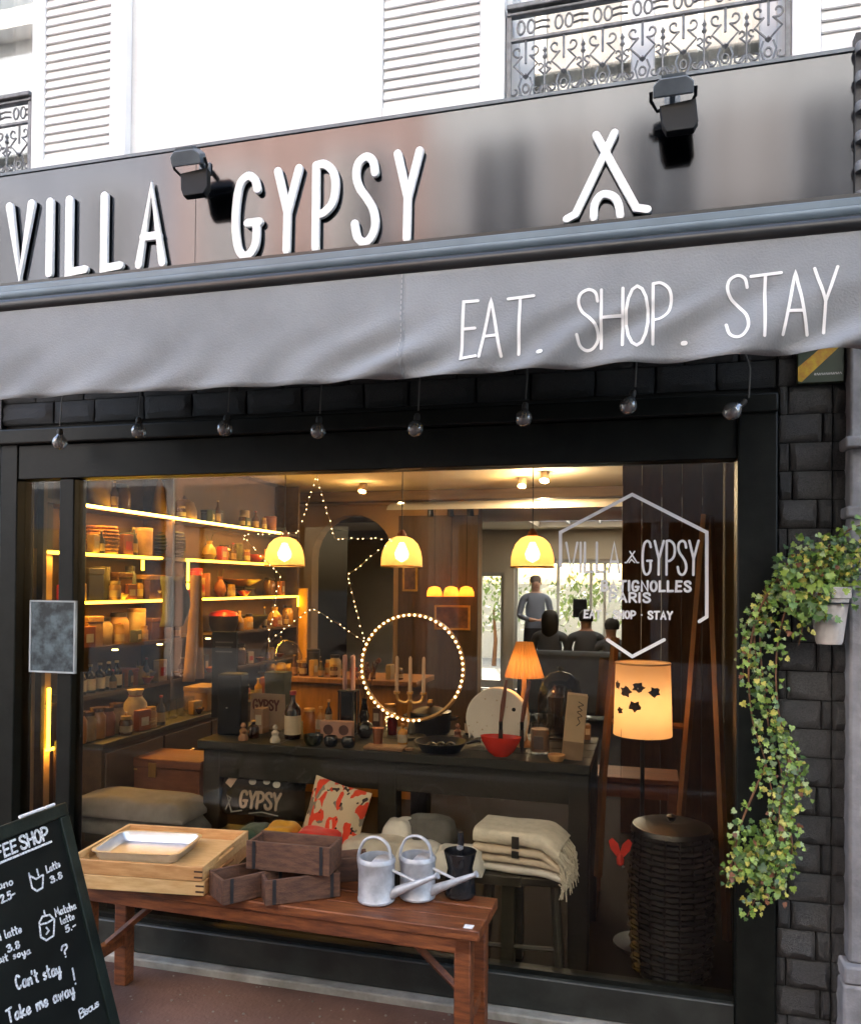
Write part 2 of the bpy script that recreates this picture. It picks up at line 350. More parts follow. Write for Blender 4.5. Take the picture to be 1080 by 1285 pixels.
def draw_text(mb, txt, x0, x1, y0, h, wd, z0, z1, M=None, gap=.13, slope=0.0):
    adv = []; x = 0
    for c in txt:
        adv.append(x); x += max(G[c][0], .03)+gap
    tot = max(1e-6, x-gap); k = (x1-x0)/tot
    for i, (c, a) in enumerate(zip(txt, adv)):
        if c == ' ': continue
        wv = max(G[c][0], .0)*k; yy = y0+slope*a*k
        draw_glyph(mb, c, x0+a*k, x0+a*k+wv, yy, yy+h, wd, z0+.0001*(i % 3), z1+.0001*(i % 3), M)

# ================================================================ SETTING: ground, road, room shell
pave_mat = mat('red_brown_pavement', (.065,.032,.024), .8, col2=(.17,.095,.072), scale=1.7, bump=.4, bscale=70, spots=((.22,.19,.16), 13, .03), detail=9)
asphalt = mat('asphalt', (.04,.04,.042), .85, var=.3, scale=12, bump=.4, bscale=120)
kerb_mat = mat('kerb_granite', (.30,.29,.27), .8, var=.2, scale=20, bump=.2)
struct('ground', MB().box(-150,150,-150,150,-.6,-.16), asphalt)
struct('road', MB().box(-60,60,-7.2,-3.62,-.16,-.125), asphalt)
struct('pavement', MB().box(-40,40,-3.46,-.10,-.155,0), pave_mat)
struct('kerb', MB().box(-40,40,-3.61,-3.463,-.158,.004), kerb_mat, bevel=.015)
struct('far_pavement', MB().box(-40,40,-9.0,-7.2,-.155,0), mat('grey_pavement', (.07,.07,.07), .85, var=.2, bump=.2))
thr = mat('threshold_stone', (.20,.19,.16), .8, col2=(.42,.40,.35), scale=7, bump=.4, bscale=35, detail=8)
dbr = MB(); rd = random.Random(77)
for _ in range(420):
    x_, y_, s_ = rd.uniform(-2.6,.7), -.11-abs(rd.gauss(0,.45)), rd.uniform(.002,.007)
    dbr.lathe([(s_,0),(s_*.8,s_*.5),(0,s_*.7)], 5, (x_,y_,.0005))
od_ = struct('pavement_grit', dbr, mat('grit', (.20,.17,.14), .9, var=.3)); od_['kind'] = 'stuff'
struct('threshold_step', MB().box(-2.85,.68,-.097,.06,-.1,.028), thr, bevel=.006)

floor_mat = mat('shop_floor', (.006,.004,.003), .7, col2=(.012,.008,.005), scale=3, stretch=(1,6,1), spec=.1)
struct('floor', MB().box(-4.6,.46,.062,9.0,-.1,.03), floor_mat)
ceil_mat = mat('ceiling_cream', (.62,.52,.38), .85, var=.06, scale=2)
wallw = mat('inner_wall_tan', (.36,.24,.13), .85, var=.12, scale=2)
wall_dark = mat('inner_wall_brown', (.022,.013,.007), .8, var=.2, scale=2)
cl = struct('ceiling', MB().box(-4.6,.46,.2,5.8,2.42,2.6).box(-4.6,-1.5,5.8,8.5,2.42,2.6).box(.3,.46,5.8,8.5,2.42,2.6).box(-4.6,.46,8.5,9.0,2.42,2.6), ceil_mat)
for yb, hb in ((3.75,.09), (6.4,.06)):
    obj('beam', MB().box(-4.3,.455,yb,yb+.16,2.42-hb,2.418), mat('beam_wood', (.12,.075,.04), .7, var=.25, scale=4, stretch=(1,9,9)), cl, bevel=.008)
# white barrel vault between the beams
def vault(i, j):
    a = math.pi*j; return (-2.35+2.8*i, 4.85-.75*math.cos(a), 2.28+.135*math.sin(a))
added_skylight_glass = shade_mat('added_frosted_skylight', (.88,.89,.90), .85)
obj('added_skylight_pane', MB().box(-1.5,.3,5.8,8.5,2.5,2.51), added_skylight_glass, cl)  # unseen roof opening, added to let daylight brighten the back room
for x_ in (-1.08,-.65,-.22): obj('added_skylight_bar', MB().box(x_-.015,x_+.015,5.8,8.5,2.46,2.499), white_paint, cl)
obj('vault', MB().grid(vault, 12, 12), mat('vault_white', (.78,.74,.66), .8, var=.04), cl)
struct('wall_left', MB().box(-3.12,-3.0,.12,3.35,0,2.42).box(-4.6,-3.12,3.23,3.35,0,2.42).box(-4.7,-4.6,3.23,9.0,0,2.42), wall_dark)
struct('wall_right', MB().box(.461,.6,.06,9.0,0,2.42), wall_dark)
# cross wall with the arch
archw = MB(); ax, ar, ay = -3.02, .46, 5.0
sp = 1.86
archw.box(-4.6, ax-ar, ay, ay+.18, 0, 2.42)
archw.box(ax+ar, -1.66, ay, ay+.18, 0, 2.42)
pl = [(ax-ar, 2.42), (ax-ar, sp)]+[(ax-ar*math.cos(math.pi*k/14), sp+ar*math.sin(math.pi*k/14)) for k in range(1, 14)]+[(ax+ar, sp), (ax+ar, 2.42)]
for a_, b_ in zip(pl[1:-2], pl[2:-1]):
    archw.prism([(a_[0], a_[1]), (b_[0], b_[1]), (b_[0], 2.419), (a_[0], 2.419)], -ay-.179, -ay-.001, Matrix(((1,0,0,0), (0,0,-1,0), (0,1,0,0), (0,0,0,1))))
struct('wall_middle', archw, wallw)
dk = mat('dark_panelling', (.05,.032,.02), .6, col2=(.08,.05,.03), scale=3, stretch=(8,8,1))
struct('wall_panelling', MB().box(-2.5,-1.66,ay-.03,ay-.002,0,2.3), dk)
# back wall with two glazed openings on to the court
bw = MB(); B0, B1, B2, B3 = -2.485, -2.094, -1.94, -.275
bw.box(-4.6,B0,9,9.2,0,2.6).box(B0,B1,9,9.2,1.78,2.6).box(B1,B2,9,9.2,0,2.6).box(B2,B3,9,9.2,1.975,2.6).box(B3,.6,9,9.2,0,2.6)
struct('wall_back', bw, ceil_mat)
fr = mat('pale_window_frame', (.55,.53,.47), .5, var=.05)
def court_window(x0, x1, zt, mull, label):
    t = thing('glazed_door', label, 'window', ((x0+x1)/2, 9.08, .03)); c = (x0+x1)/2
    f = MB(); e = .05
    f.box(x0-c, x0-c+e, -.04,.04, 0, zt-.03).box(x1-c-e, x1-c, -.04,.04, 0, zt-.03).box(x0-c+e, x1-c-e, -.04,.04, zt-.09, zt-.03).box(x0-c+e, x1-c-e, -.04,.04, 0, .12)
    obj('frame', f, fr, t)
    for mx_ in mull: obj('mullion', MB().box(mx_-.02, mx_+.02, -.03,.03, .12, zt-.09), fr, t)
    obj('pane', MB().box(x0-c+e, x1-c-e, -.004,.004, .12, zt-.09), clear_glass, t)
court_window(B0, B1, 1.78, [], 'narrow glazed door to the bright courtyard behind the shop')
court_window(B2, B3, 1.975, [-.18,.30,.50], 'wide glazed door to the bright courtyard behind the shop')
struct('courtyard', MB().box(-6,4,9.2,14.2,-.15,.0), mat('court_paving', (.45,.43,.40), .85, var=.15))
cw = struct('courtyard_wall', MB().box(-6,4,14.2,14.5,-.1,1.62), white_plaster)

# ================================================================ the shop building
bld = thing('shop_building', 'white plastered Paris house above the black shopfront', 'building', (0,0,0))
UW0, UW1 = -2.68, -.53          # shutter edges measured on the wall
SGT = 3.405                     # top edge of the sign
up = MB()
up.box(-2.66, -.515, 0, .35, 2.76, 13.5).box(.455, 9, 0, .35, 3.2, 13.5)
up.box(-.515, .455, 0.0, .35, 2.76, 3.40).box(-8, -2.66, 0.0, .35, 2.76, 3.40).box(.455, .64, 0.0, .35, 2.76, 3.2)
up.box(-.515, .455, 0, .35, 5.6, 13.5).box(-8, -2.66, 0, .35, 5.6, 13.5)
obj('upper_wall', up, white_plaster, bld)
obj('house_body', MB().box(-8, 9, .97, 5.6, 2.61, 13.5).box(-8, 9, .36, .968, 5.7, 13.4).box(-2.6, -.6, .36, .968, 2.62, 5.69).box(.52, 9, .36, .968, 2.62, 5.69), wall_dark, bld)
curtain = mat('curtain_cloth', (.72,.68,.62), .9, var=.1, scale=3, stretch=(6,6,.6))
for x0, x1 in ((-.515,.455), (-3.65,-2.66)):
    f = MB(); c = (x0+x1)/2
    f.box(x0,x0+.06,.17,.22,3.40,5.6).box(x1-.06,x1,.17,.22,3.40,5.6).box(c-.045,c+.045,.165,.225,3.40,5.6).box(x0+.06,c-.045,.17,.22,3.40,3.52).box(c+.045,x1-.06,.17,.22,3.40,3.52)
    wn = obj('window', f, white_paint, bld, bevel=.006)
    for a_, b_ in ((x0+.06,c-.045), (c+.045,x1-.06)):
        obj('pane', MB().box(a_, b_, .19,.198, 3.52, 5.6), thin_glass('upper_glass', (.8,.82,.82), .16), wn)
    def cur(i, j, x0=x0, x1=x1): return (x0+(x1-x0)*i, .28+.018*math.sin(i*60)+.01*math.sin(i*23), 3.42+2.1*j)
    obj('curtain', MB().grid(cur, 70, 1), curtain, wn)
    obj('room_back', MB().box(x0,x1,.9,.95,3.3,5.6), mat('room_dim', (.28,.2,.17), .9), wn)
def shutter(x0, x1, sx0, sx1, z0=3.405, z1=5.5):
    f = MB(); zb = 3.475; zt = z1-.1
    f.box(x0, sx0, -.045,-.003, z0, z1).box(sx1, x1, -.045,-.003, z0, z1).box(sx0, sx1, -.045,-.003, z0, zb).box(sx0, sx1, -.045,-.003, zt, z1)
    f.box(sx0, sx1, -.012, -.004, zb, zt)
    s_ = obj('shutter', f, white_paint, bld, bevel=.004)
    me = None; n = 26; step = .0405
    for k in range(n):
        zz = zb+.02+k*step
        if me is None:
            q = MB(); q.box(-(sx1-sx0)/2+.002, (sx1-sx0)/2-.002, -.0262,.0262, -.004,.004, RX(rad(73))); me = q.mesh('slat'); me.materials.append(white_paint)
        obj('slat', me, None, s_, loc=((sx0+sx1)/2, -.0285, zz))
shutter(-2.678, -2.19, -2.612, -2.272)
shutter(-1.085, -.535, -1.022, -.632)
shutter(.472, 1.02, .565, .955)

# ---- black-painted stone: pier at the right and courses over the window
def stone_mesh(i):
    rng = random.Random(100+i); nu, nv = 8, 4; V = []
    for j in range(nv+1):
        for k in range(nu+1):
            u_, v_ = k/nu, j/nv; edge = k in (0, nu) or j in (0, nv)
            rel = .5+.5*mnoise.noise((u_*3.1+i*7.3, v_*1.6+i, 2.0))+.35*mnoise.noise((u_*8+i, v_*4, i*3.0))
            d = -.46 if edge else -.56-.50*max(0, rel)-.10*rng.random()
            V.append((u_-.5+(rng.uniform(-.03,.03) if 0 < k < nu else rng.uniform(0,.02)*(1 if k == 0 else -1)), d, v_-.5+(rng.uniform(-.05,.05) if 0 < j < nv else 0)))
    q = MB().add(V, [(j*(nu+1)+k, j*(nu+1)+k+1, (j+1)*(nu+1)+k+1, (j+1)*(nu+1)+k) for j in range(nv) for k in range(nu)])
    rim = [k for k in range(nu+1)]+[(nu+1)*j+nu for j in range(1, nv+1)]+[(nu+1)*nv+k for k in range(nu-1, -1, -1)]+[(nu+1)*j for j in range(nv-1, 0, -1)]
    o = len(q.v); n = len(rim)
    q.v += [(q.v[r][0], .5, q.v[r][2]) for r in rim]
    q.f += [(rim[a], o+a, o+(a+1) % n, rim[(a+1) % n]) for a in range(n)]
    me = q.mesh('stone', True, 55); me.materials.append(black_stone); return me
STM = [stone_mesh(i) for i in range(9)]
STL = []
for me_ in STM[:6]: c_ = me_.copy(); c_.materials.clear(); c_.materials.append(shaded_lintel_stone); STL.append(c_)
pier = obj('pier', MB().box(.432, .74, -.018, .35, .0, 2.44), mortar, bld)
lint = obj('lintel', MB().box(-2.85, .432, -.004, .35, 2.275, 2.44).box(-2.85, .64, -.003, .35, 2.441, 2.759), mortar, bld)
rs = random.Random(5)
def lay(parent, x0, x1, zc, h, cuts, dep=.05, y=-.012, meshes=STM):
    xs = [x0]+cuts+[x1]
    for a_, b_ in zip(xs[:-1], xs[1:]):
        o = obj('stone', rs.choice(meshes), None, parent, loc=((a_+b_)/2, y, zc), rot=(rs.uniform(-.02,.02), 0, 0))
        o.scale = (b_-a_-.004, dep*rs.uniform(.8,1.2), h-.004)
        if rs.random() < .5: o.scale.x *= -1
CH = .0985
for k in range(25):
    zc = .03+CH*(k+.5)
    cuts = [[.470], [.575], [.465], [.56], [.48]][k % 5]
    lay(pier, .433, .607, zc, CH, cuts, .030, -.018)
    lay(pier, .607, .70, zc, CH, [], .03, -.016)
for k in range(5):
    zc = .03+CH*23+CH*(k+.5)-.0
    if zc+CH/2 > 2.78: continue
    x = -2.85; cuts = []
    while True:
        x += rs.uniform(.17, .30)
        if x > .33: break
        cuts.append(x)
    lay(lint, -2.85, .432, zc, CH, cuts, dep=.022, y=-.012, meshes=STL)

# ---- wrought-iron window rails
def spiral(cx, cy, r0, r1, a0, turns, n=14):
    return [(cx+(r0+(r1-r0)*k/n)*math.cos(a0+turns*2*math.pi*k/n), 0, cy+(r0+(r1-r0)*k/n)*math.sin(a0+turns*2*math.pi*k/n)) for k in range(n+1)]
def rail_module():
    q = MB(); r = .0040
    for s_ in (-1, 1):
        q.tube(spiral(s_*.030, .205, .004, .026, 0 if s_ < 0 else math.pi, -s_*.85)+[(s_*.045,0,.15), (s_*.012,0,.115), (0,0,.10)], r, 5)
        q.tube(spiral(s_*.042, .055, .004, .024, math.pi/2, s_*.8)+[(s_*.05,0,.022), (s_*.02,0,.004)], r, 5)
        q.tube([(s_*.016,0,.10), (s_*.026,0,.07), (s_*.016,0,.035), (0,0,.02)], r, 5)
    q.tube([(0,0,.25), (0,0,.155)], r*1.2, 5)
    q.tube([(.012*math.cos(a),0,.06+.016*math.sin(a)) for a in [2*math.pi*k/10 for k in range(10)]], r, 5, closed=True)
    q.lathe([(0,-.012),(.012,0),(0,.014)], 8, (0,0,.105))
    return q
RM = rail_module().mesh('scroll'); RM.materials.append(iron)
def spacer():
    q = MB(); r = .0040
    q.tube([(0,0,0), (0,0,.16)], r, 5)
    for s_ in (-1, 1): q.tube(spiral(s_*.018, .135, .003, .016, 0 if s_ > 0 else math.pi, s_*.8)+[(s_*.002,0,.1)], r, 5)
    q.lathe([(0,.15),(.010,.165),(.004,.18),(.009,.19),(0,.21)], 8)
    q.tube([(-.03,0,.03), (-.012,0,.055), (0,0,.04), (.012,0,.055), (.03,0,.03)], r, 5)
    return q
SPM = spacer().mesh('finial'); SPM.materials.append(iron)
def rosette():
    q = MB(); r = .0045
    for s_ in (-1, 1): q.tube([(s_*.019+.014*math.cos(2*math.pi*k/10), 0, .026*math.sin(2*math.pi*k/10)) for k in range(10)], r, 5, closed=True)
    for z in (-.012, .012): q.tube([(.035,0,z), (.06,0,z+.004), (.09,0,z)], r, 5)
    return q
ROM = rosette().mesh('rosette'); ROM.materials.append(iron)
def window_rail(x0, x1, label):
    t = thing('window_rail', label, 'railing', ((x0+x1)/2, -.03, 3.40)); hw = (x1-x0)/2
    obj('handrail', MB().box(-hw,hw,-.024,.024,.372,.392).box(-hw,hw,-.015,.015,.352,.364), iron, t, bevel=.004)
    obj('upper_bar', MB().box(-hw,hw,-.008,.008,.258,.268), iron, t); obj('lower_bar', MB().box(-hw,hw,-.008,.008,.012,.024), iron, t)
    n = max(1, round((x1-x0)/.142)); st = (x1-x0)/n
    for k in range(n):
        xc = -hw+st*(k+.5)
        obj('scroll', RM, None, t, loc=(xc, 0, .016)); obj('rosette', ROM, None, t, loc=(xc, 0, .310))
        if k: obj('finial', SPM, None, t, loc=(-hw+st*k, .002, .022))
    for s_ in (-1, 1): obj('end_bar', MB().box(s_*(hw-.008)-.008, s_*(hw-.008)+.008, -.009,.009, 0, .372), iron, t)
window_rail(-.528, .468, 'grey wrought iron scrollwork rail over the tent emblem on the sign')
window_rail(-3.65, -2.684, 'grey wrought iron scrollwork rail at the far left above the sign')

# ---------------------------------------------------------------- sign board with raised letters
sg = thing('shop_sign', 'long glossy bronze sign board with raised white letters VILLA GYPSY', 'sign', (0,0,0))
SY = -.075
obj('board', MB().box(-3.3, .682, SY, -.003, 2.76, SGT), sign_metal, sg, bevel=.003)
obj('top_flashing', MB().box(-3.31, .687, SY-.006, 0.0, SGT+.001, SGT+.014), lamp_grey, sg)
obj('end_cap', MB().box(.683, .69, SY-.004, -.003, 2.76, SGT), dark_iron, sg)
def raised(ch, u0, u1, vt, vb, px=10.5):
    hw_ = px/2; uc = (u0+u1)/2; vm = (vt+vb)/2; Y = SY-.012
    x0, x1 = at(u0+hw_, vm, Y).x, at(u1-hw_, vm, Y).x; z1, z0 = at(uc, vt+hw_, Y).z, at(uc, vb-hw_, Y).z
    q = MB(); draw_glyph(q, ch, x0, x1, z0, z1, px*mpp(at(uc, vm, Y)), .008, .024, FACADE @ TR((0,0,-SY)))
    obj('letter', q, letter_white, sg, bevel=.0015)
for a_ in (('V',8,46,253,354), ('I',59,69,249,349), ('L',83,114,245,347), ('L',127,158,240,342), ('A',171,211,231,337),
           ('G',292,332,217,327), ('Y',344,381,209,320), ('P',392,427,202,316), ('S',441,477,193,310), ('Y',494,532,187,305)): raised(*a_)
q = MB(); Y = SY-.012
def fz(u, v, Y): p = at(u, v, Y); return (p.x, p.z)
wd = 10*mpp(at(760, 220, Y)); FM = FACADE @ TR((0,0,-SY))
q.ribbon([fz(*p, Y) for p in ((771,168),(722,270),(711,276))], wd, .008, .024, FM)
q.ribbon([fz(*p, Y) for p in ((748,171),(798,262),(812,264))], wd, .008, .0244, FM)
q.ribbon([(p.x, p.y) for p in cr([fz(*p, Y)+(0,) for p in ((745,274),(746,258),(753,247),(762,245),(771,249),(776,258),(778,271))], 4)], wd, .008, .024, FM)
obj('tent_emblem', q, letter_white, sg, bevel=.0015)
# seams of the sign sheets
for u_ in (245,): obj('sheet_seam', MB().box(at(u_,280,SY).x, at(u_,280,SY).x+.002, SY-.0012, SY+.001, 2.77, SGT-.01), dark_iron, sg)

def floodlight(u, v, label):    # small hinged lamp
    p = at(u, v, SY); t = thing('floodlight', label, 'floodlight', (p.x, SY, p.z), 0, 'floodlights on the sign board')
    t.scale = (.88,.88,.88)
    obj('arm', MB().tube([(0,0,.055), (0,-.06,.075), (0,-.11,.065)], .012, 8), lamp_grey, t)
    obj('mount', MB().box(-.03,.03,-.012,-.001,.03,.085), lamp_grey, t, bevel=.003)
    M = TR((0,-.15,.035)) @ RX(rad(28))
    h = MB().prism([(-.075,-.028), (.075,-.028), (.075,.012), (.05,.034), (-.05,.034), (-.075,.012)], -.028, .03, M @ RX(rad(90)))
    hs = obj('housing', h, lamp_grey, t, bevel=.004)
    obj('cooling_fin', MB().box(-.045,.045,-.02,.02,.034,.046, M), lamp_grey, hs)
    obj('bracket', MB().tube([(-.083,-.15,.03), (-.083,-.13,.005), (-.06,-.10,-.02), (.06,-.10,-.02), (.083,-.13,.005), (.083,-.15,.03)], .007, 6), lamp_black, t)
    # barn-door visor hanging below the housing
    V = TR((.015,-.14,-.068)) @ RX(rad(-8))
    d = MB().prism([(-.066,.05), (.07,.062), (.078,-.035), (.062,-.066), (-.04,-.066), (-.056,-.03)], -.035, .0, V @ RX(rad(90)))
    obj('visor', d, lamp_black, t, bevel=.004)
floodlight(258, 228, 'grey and black floodlight on the sign beside the letter G')
floodlight(843, 148, 'grey and black floodlight on the sign right of the tent emblem')

# ================================================================ SHOPFRONT
sf = thing('shopfront', 'black painted timber shopfront with one wide display window', 'shopfront', (0,0,0))
WT, WB = 2.048, .15
obj('post', MB().box(-2.808,-2.718,-.05,.06,.03,2.27), black_paint, sf, bevel=.005)
obj('mullion', MB().box(-2.506,-2.431,-.035,.05,WB,WT), black_paint, sf, bevel=.005)
obj('post', MB().box(.30,.43,-.06,.06,.03,2.27), black_paint, sf, bevel=.006)
obj('header', MB().box(-2.717,.299,-.045,.06,WT,2.20), black_paint, sf, bevel=.004)
obj('header_moulding', MB().box(-2.85,.43,-.075,.05,2.2015,2.27), black_paint, sf, bevel=.008)
sill_mat = mat('sill_paint', (.022,.024,.020), .5, var=.35, scale=9, bump=.1, spots=((.25,.25,.24), 14, .03))
obj('sill', MB().box(-2.717,.299,-.052,.06,.03,WB), sill_mat, sf, bevel=.006)
obj('glazing_bead', MB().box(-2.43,.299,-.03,-.012,WB,WB+.018), black_paint, sf)
obj('pane', MB().box(-2.431,.30,-.004,.004,WB,WT), glass, sf)
obj('pane', MB().box(-2.718,-2.506,-.004,.004,WB,WT), glass, sf)

# shop notice on the narrow pane
p0, p1 = at(40,841,-.04), at(95,756,-.04)
nb = thing('notice_frame', 'small framed blue-grey notice fixed on the black mullion', 'notice', ((p0.x+p1.x)/2, -.037, p0.z)); hw = (p1.x-p0.x)/2; hh = p1.z-p0.z
obj('sheet', MB().box(-hw,hw,-.010,-.002,0,hh), mat('notice_print', (.018,.026,.032), .25, col2=(.10,.14,.16), scale=16, detail=8, lo=.42, hi=.66), nb)
f = MB(); e = .007
f.box(-hw-e,hw+e,-.014,0,-e,0).box(-hw-e,hw+e,-.014,0,hh,hh+e).box(-hw-e,-hw,-.014,0,0,hh).box(hw,hw+e,-.014,0,0,hh)
obj('frame', f, mat('notice_rim', (.36,.40,.42), .4), nb)

# window lettering
dc = thing('window_lettering', 'white hexagon outline with shop name lettering stuck on the glass', 'lettering', (0,0,0)); DY = -.0045
DM = FACADE @ TR((0,0,-DY))
def dpx(u, v): p = at(u, v, DY); return (p.x, p.z)
q = MB(); k = mpp(at(790,720,DY))
q.ribbon([dpx(*p) for p in ((877,780),(886.5,774),(886.5,668),(793,620.5),(703,668),(703,710))], 4.2*k, 0, .0006, DM)
q.ribbon([dpx(*p) for p in ((762,803),(793,824),(833,803))], 4.2*k, 0, .0006, DM)
obj('hexagon', q, print_white, dc)
def decal(txt, u0, u1, vt, vb, px, gap=.13):
    a_, b_ = dpx(u0, vb), dpx(u1, vb); h = dpx(u0, vt)[1]-a_[1]
    q = MB(); draw_text(q, txt, a_[0], b_[0], a_[1], h, px*k, 0, .0006, DM, gap); obj('lettering', q, print_white, dc)
decal('VILLA', 710, 777, 681, 718, 3.0); decal('GYPSY', 806, 876, 679, 721, 3.0)
decal('BATIGNOLLES', 755, 866, 729, 741, 3.0, .2); decal('PARIS', 765, 815, 744, 755, 2.8, .2); decal('EAT * SHOP * STAY', 733, 843, 766, 775, 2.4, .17)
q = MB()
q.ribbon([dpx(*p) for p in ((796,692),(786,706),(784,706))], 1.8*k, 0, .0006, DM); q.ribbon([dpx(*p) for p in ((790,692),(799,706),(801,706))], 1.8*k, 0, .0008, DM)
q.ribbon([dpx(*p) for p in ((789,706),(792,702),(796,706))], 1.5*k, 0, .0006, DM)
obj('tent_emblem', q, print_white, dc)

# ---------------------------------------------------------------- awning
AY = -.80
aw = thing('awning', 'grey cloth awning with EAT SHOP STAY printed on its valance', 'awning', (0,AY,0))
AK = (3.05+AY)/2.7
def az(z): return 1.6+(z-1.6)*AK
zt_, zb_ = az(2.69), az(2.316)
ZB, ZR = az(2.752), az(2.705); r1, r2 = .030*AK, .028*AK
obj('front_bar', MB().lathe([(.0,-1.65),(r1,-1.65),(r1,1.65),(0,1.65)], 14, (0,0,0), TR((-.95,.012,ZB)) @ RY(rad(90))).box(-2.6,.70,-.012,.03,az(2.757),az(2.786)), awn_bar, aw, bevel=.004)
obj('roller', MB().lathe([(.0,-1.66),(r2,-1.66),(r2,1.66),(0,1.66)], 16, (0,0,0), TR((-.95,-.002,ZR)) @ RY(rad(90))), awn_dark, aw)
cn_ = MB().grid(lambda i, j: (-2.6+3.3*i, .03+(-AY-.10)*j, az(2.77)+(2.86-az(2.77))*j-.015*math.sin(math.pi*j)), 20, 8)
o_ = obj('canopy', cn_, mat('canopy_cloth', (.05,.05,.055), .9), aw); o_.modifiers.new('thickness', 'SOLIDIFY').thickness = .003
obj('wall_box', MB().box(-2.75,.68,-AY-.13,-AY-.08,2.80,2.90), awn_dark, aw)
for xx in (-2.45, -.9, .55): obj('folding_arm', MB().tube([(xx,-AY-.09,2.78),(xx,-AY-.35,2.62),(xx,.03,az(2.72))], .014, 6), awn_dark, aw)
cloth = mat('awning_cloth', (.235,.250,.264), .85, var=.16, scale=2.2, bump=.22, bscale=170, detail=8, sheen=.2)
seam_x = at(510,400,AY).x
def val(x):      # drape of the valance: depth offset
    def f_(i, j):
        X = x[0]+(x[1]-x[0])*i; dn = 1-j
        wv = .006*math.sin(X*5.1+1)+.003*math.sin(X*13+2*dn)
        wr = .028*math.sin((X*.85+dn*.42)*30+3*mnoise.noise((X*2,dn*2,0)))*max(0, dn-.35)*(.22+.85*(1/(1+math.exp(-(X+.35)*9)))+.6*math.exp(-((X-seam_x)/.14)**2))*(.5+.9*abs(mnoise.noise((X*1.7,3.1,0))))*2.2
        pk = -.010*math.exp(-((X-seam_x)/.05)**2)*dn
        z = zb_+.004*math.sin(X*2.3)+.002*mnoise.noise((X*6,0,5))+(zt_-zb_)*j
        return (X, -.012+dn*(wv*1.0)+wr+pk-.012*dn, z)
    return f_
for a_, b_ in ((-2.72, seam_x), (seam_x-.004, .86)):
    o = obj('valance_panel', MB().grid(val((a_, b_)), 150, 18), cloth, aw, ang=80)
    sm_ = o.modifiers.new('thickness', 'SOLIDIFY'); sm_.thickness = .0016
q = MB()
for zz in np.arange(zb_+.02, zt_, .016):
    p_ = val((seam_x-.0041, seam_x))(0.5, (zz-zb_)/(zt_-zb_)); q.tube([(p_[0]-.008,p_[1]-.002,zz),(p_[0]-.008,p_[1]-.002,zz+.009)], .0011, 4)
obj('stitching', q, mat('thread', (.42,.41,.42), .8), aw)
fvl = val((0, 1))
def awn_letter(ch, u0, u1, vt, vb, px=3.8):
    uc, vm = (u0+u1)/2, (vt+vb)/2; Yv = AY-.02
    x0, x1 = at(u0+2, vm, Yv).x, at(u1-2, vm, Yv).x; z1, z0 = at(uc, vt+2, Yv).z, at(uc, vb-2, Yv).z
    w_, st = glyph_strokes(ch); q = MB(); h_ = px*mpp(at(uc, vm, Yv))/2
    for s_ in st:
        pts = [Vector((x0+(x1-x0)*x/max(w_,.01), z0+(z1-z0)*y)) for x, y in s_]
        if len(pts) == 1: pts = [pts[0]-Vector((.003,0)), pts[0]+Vector((.003,0))]; hh_ = h_*1.5
        else: hh_ = h_
        den = []
        for a_, b_ in zip(pts[:-1], pts[1:]):
            n = max(1, int((b_-a_).length/.012)); den += [a_+(b_-a_)*i/n for i in range(n)]
        den.append(pts[-1]); t0 = MB(); t0.ribbon([(p.x, p.y) for p in den], hh_*2, 0, .0005)
        V = []
        for x, z, d in t0.v:
            c = fvl(x, (z-zb_)/(zt_-zb_)); V.append((x, c[1]-.0016-d, z))
        q.add(V, t0.f)
    obj('letter', q, print_white, aw)
for a_ in (('E',577,601,376,452), ('A',600,631,373,450), ('T',635,671,370,446), ('.',674,681,431,445), ('S',722,752,361,440), ('H',752,783,360,437), ('O',783,815,356,437), ('P',817,844,352,433),
           ('.',855,862,416,430), ('S',909,940,343,427), ('T',940,982,341,425), ('A',980,1016,338,421), ('Y',1020,1053,333,417)): awn_letter(*a_)

# ---------------------------------------------------------------- hanging bulbs
ORD = ['leftmost', 'second', 'third', 'fourth', 'fifth', 'sixth', 'seventh', 'rightmost']
bulbs = [(75,555),(174,541),(282,538),(399,541),(521,538),(657,525),(788,509),(918,516)]
for i, (u, v) in enumerate(bulbs):
    p = at(u, v, -.17); lab = ORD[i]+(' of the' if i in (0, 7) else ' from the left of the')+' eight clear bulbs hanging under the awning'
    t = thing('hanging_bulb', lab, 'bulb', p, 0, 'clear bulbs hanging under the awning'); r = .031
    tl = [0, 0, .2, .1, .15, .1, .35, .9][i]
    Mt = RY(tl)
    obj('glass_globe', MB().lathe([(.0,-r)]+[(r*math.cos(a), r*math.sin(a)) for a in [rad(d) for d in (-65,-40,-15,10,35,55)]]+[(.013,.033)], 18, (0,0,0), Mt), bulb_glass, t)
    obj('socket', MB().lathe([(.012,.032),(.013,.046),(.009,.056),(.004,.058)], 10, (0,0,0), Mt), mat('socket_brown', (.035,.033,.028), .6), t)
    obj('filament', MB().tube([Mt @ Vector(x) for x in ((-.006,0,.02),(-.008,0,-.006),(0,0,.004),(.008,0,-.006),(.006,0,.02))], .0012, 4), brass, t)
    e_ = Mt @ Vector((0,0,.068))
    obj('cord', MB().tube([e_, e_+Vector((.004,.002,.10)), Vector((.01,.03,2.52-p.z))], .003, 5), mat('old_cord', (.12,.12,.11), .7), t)

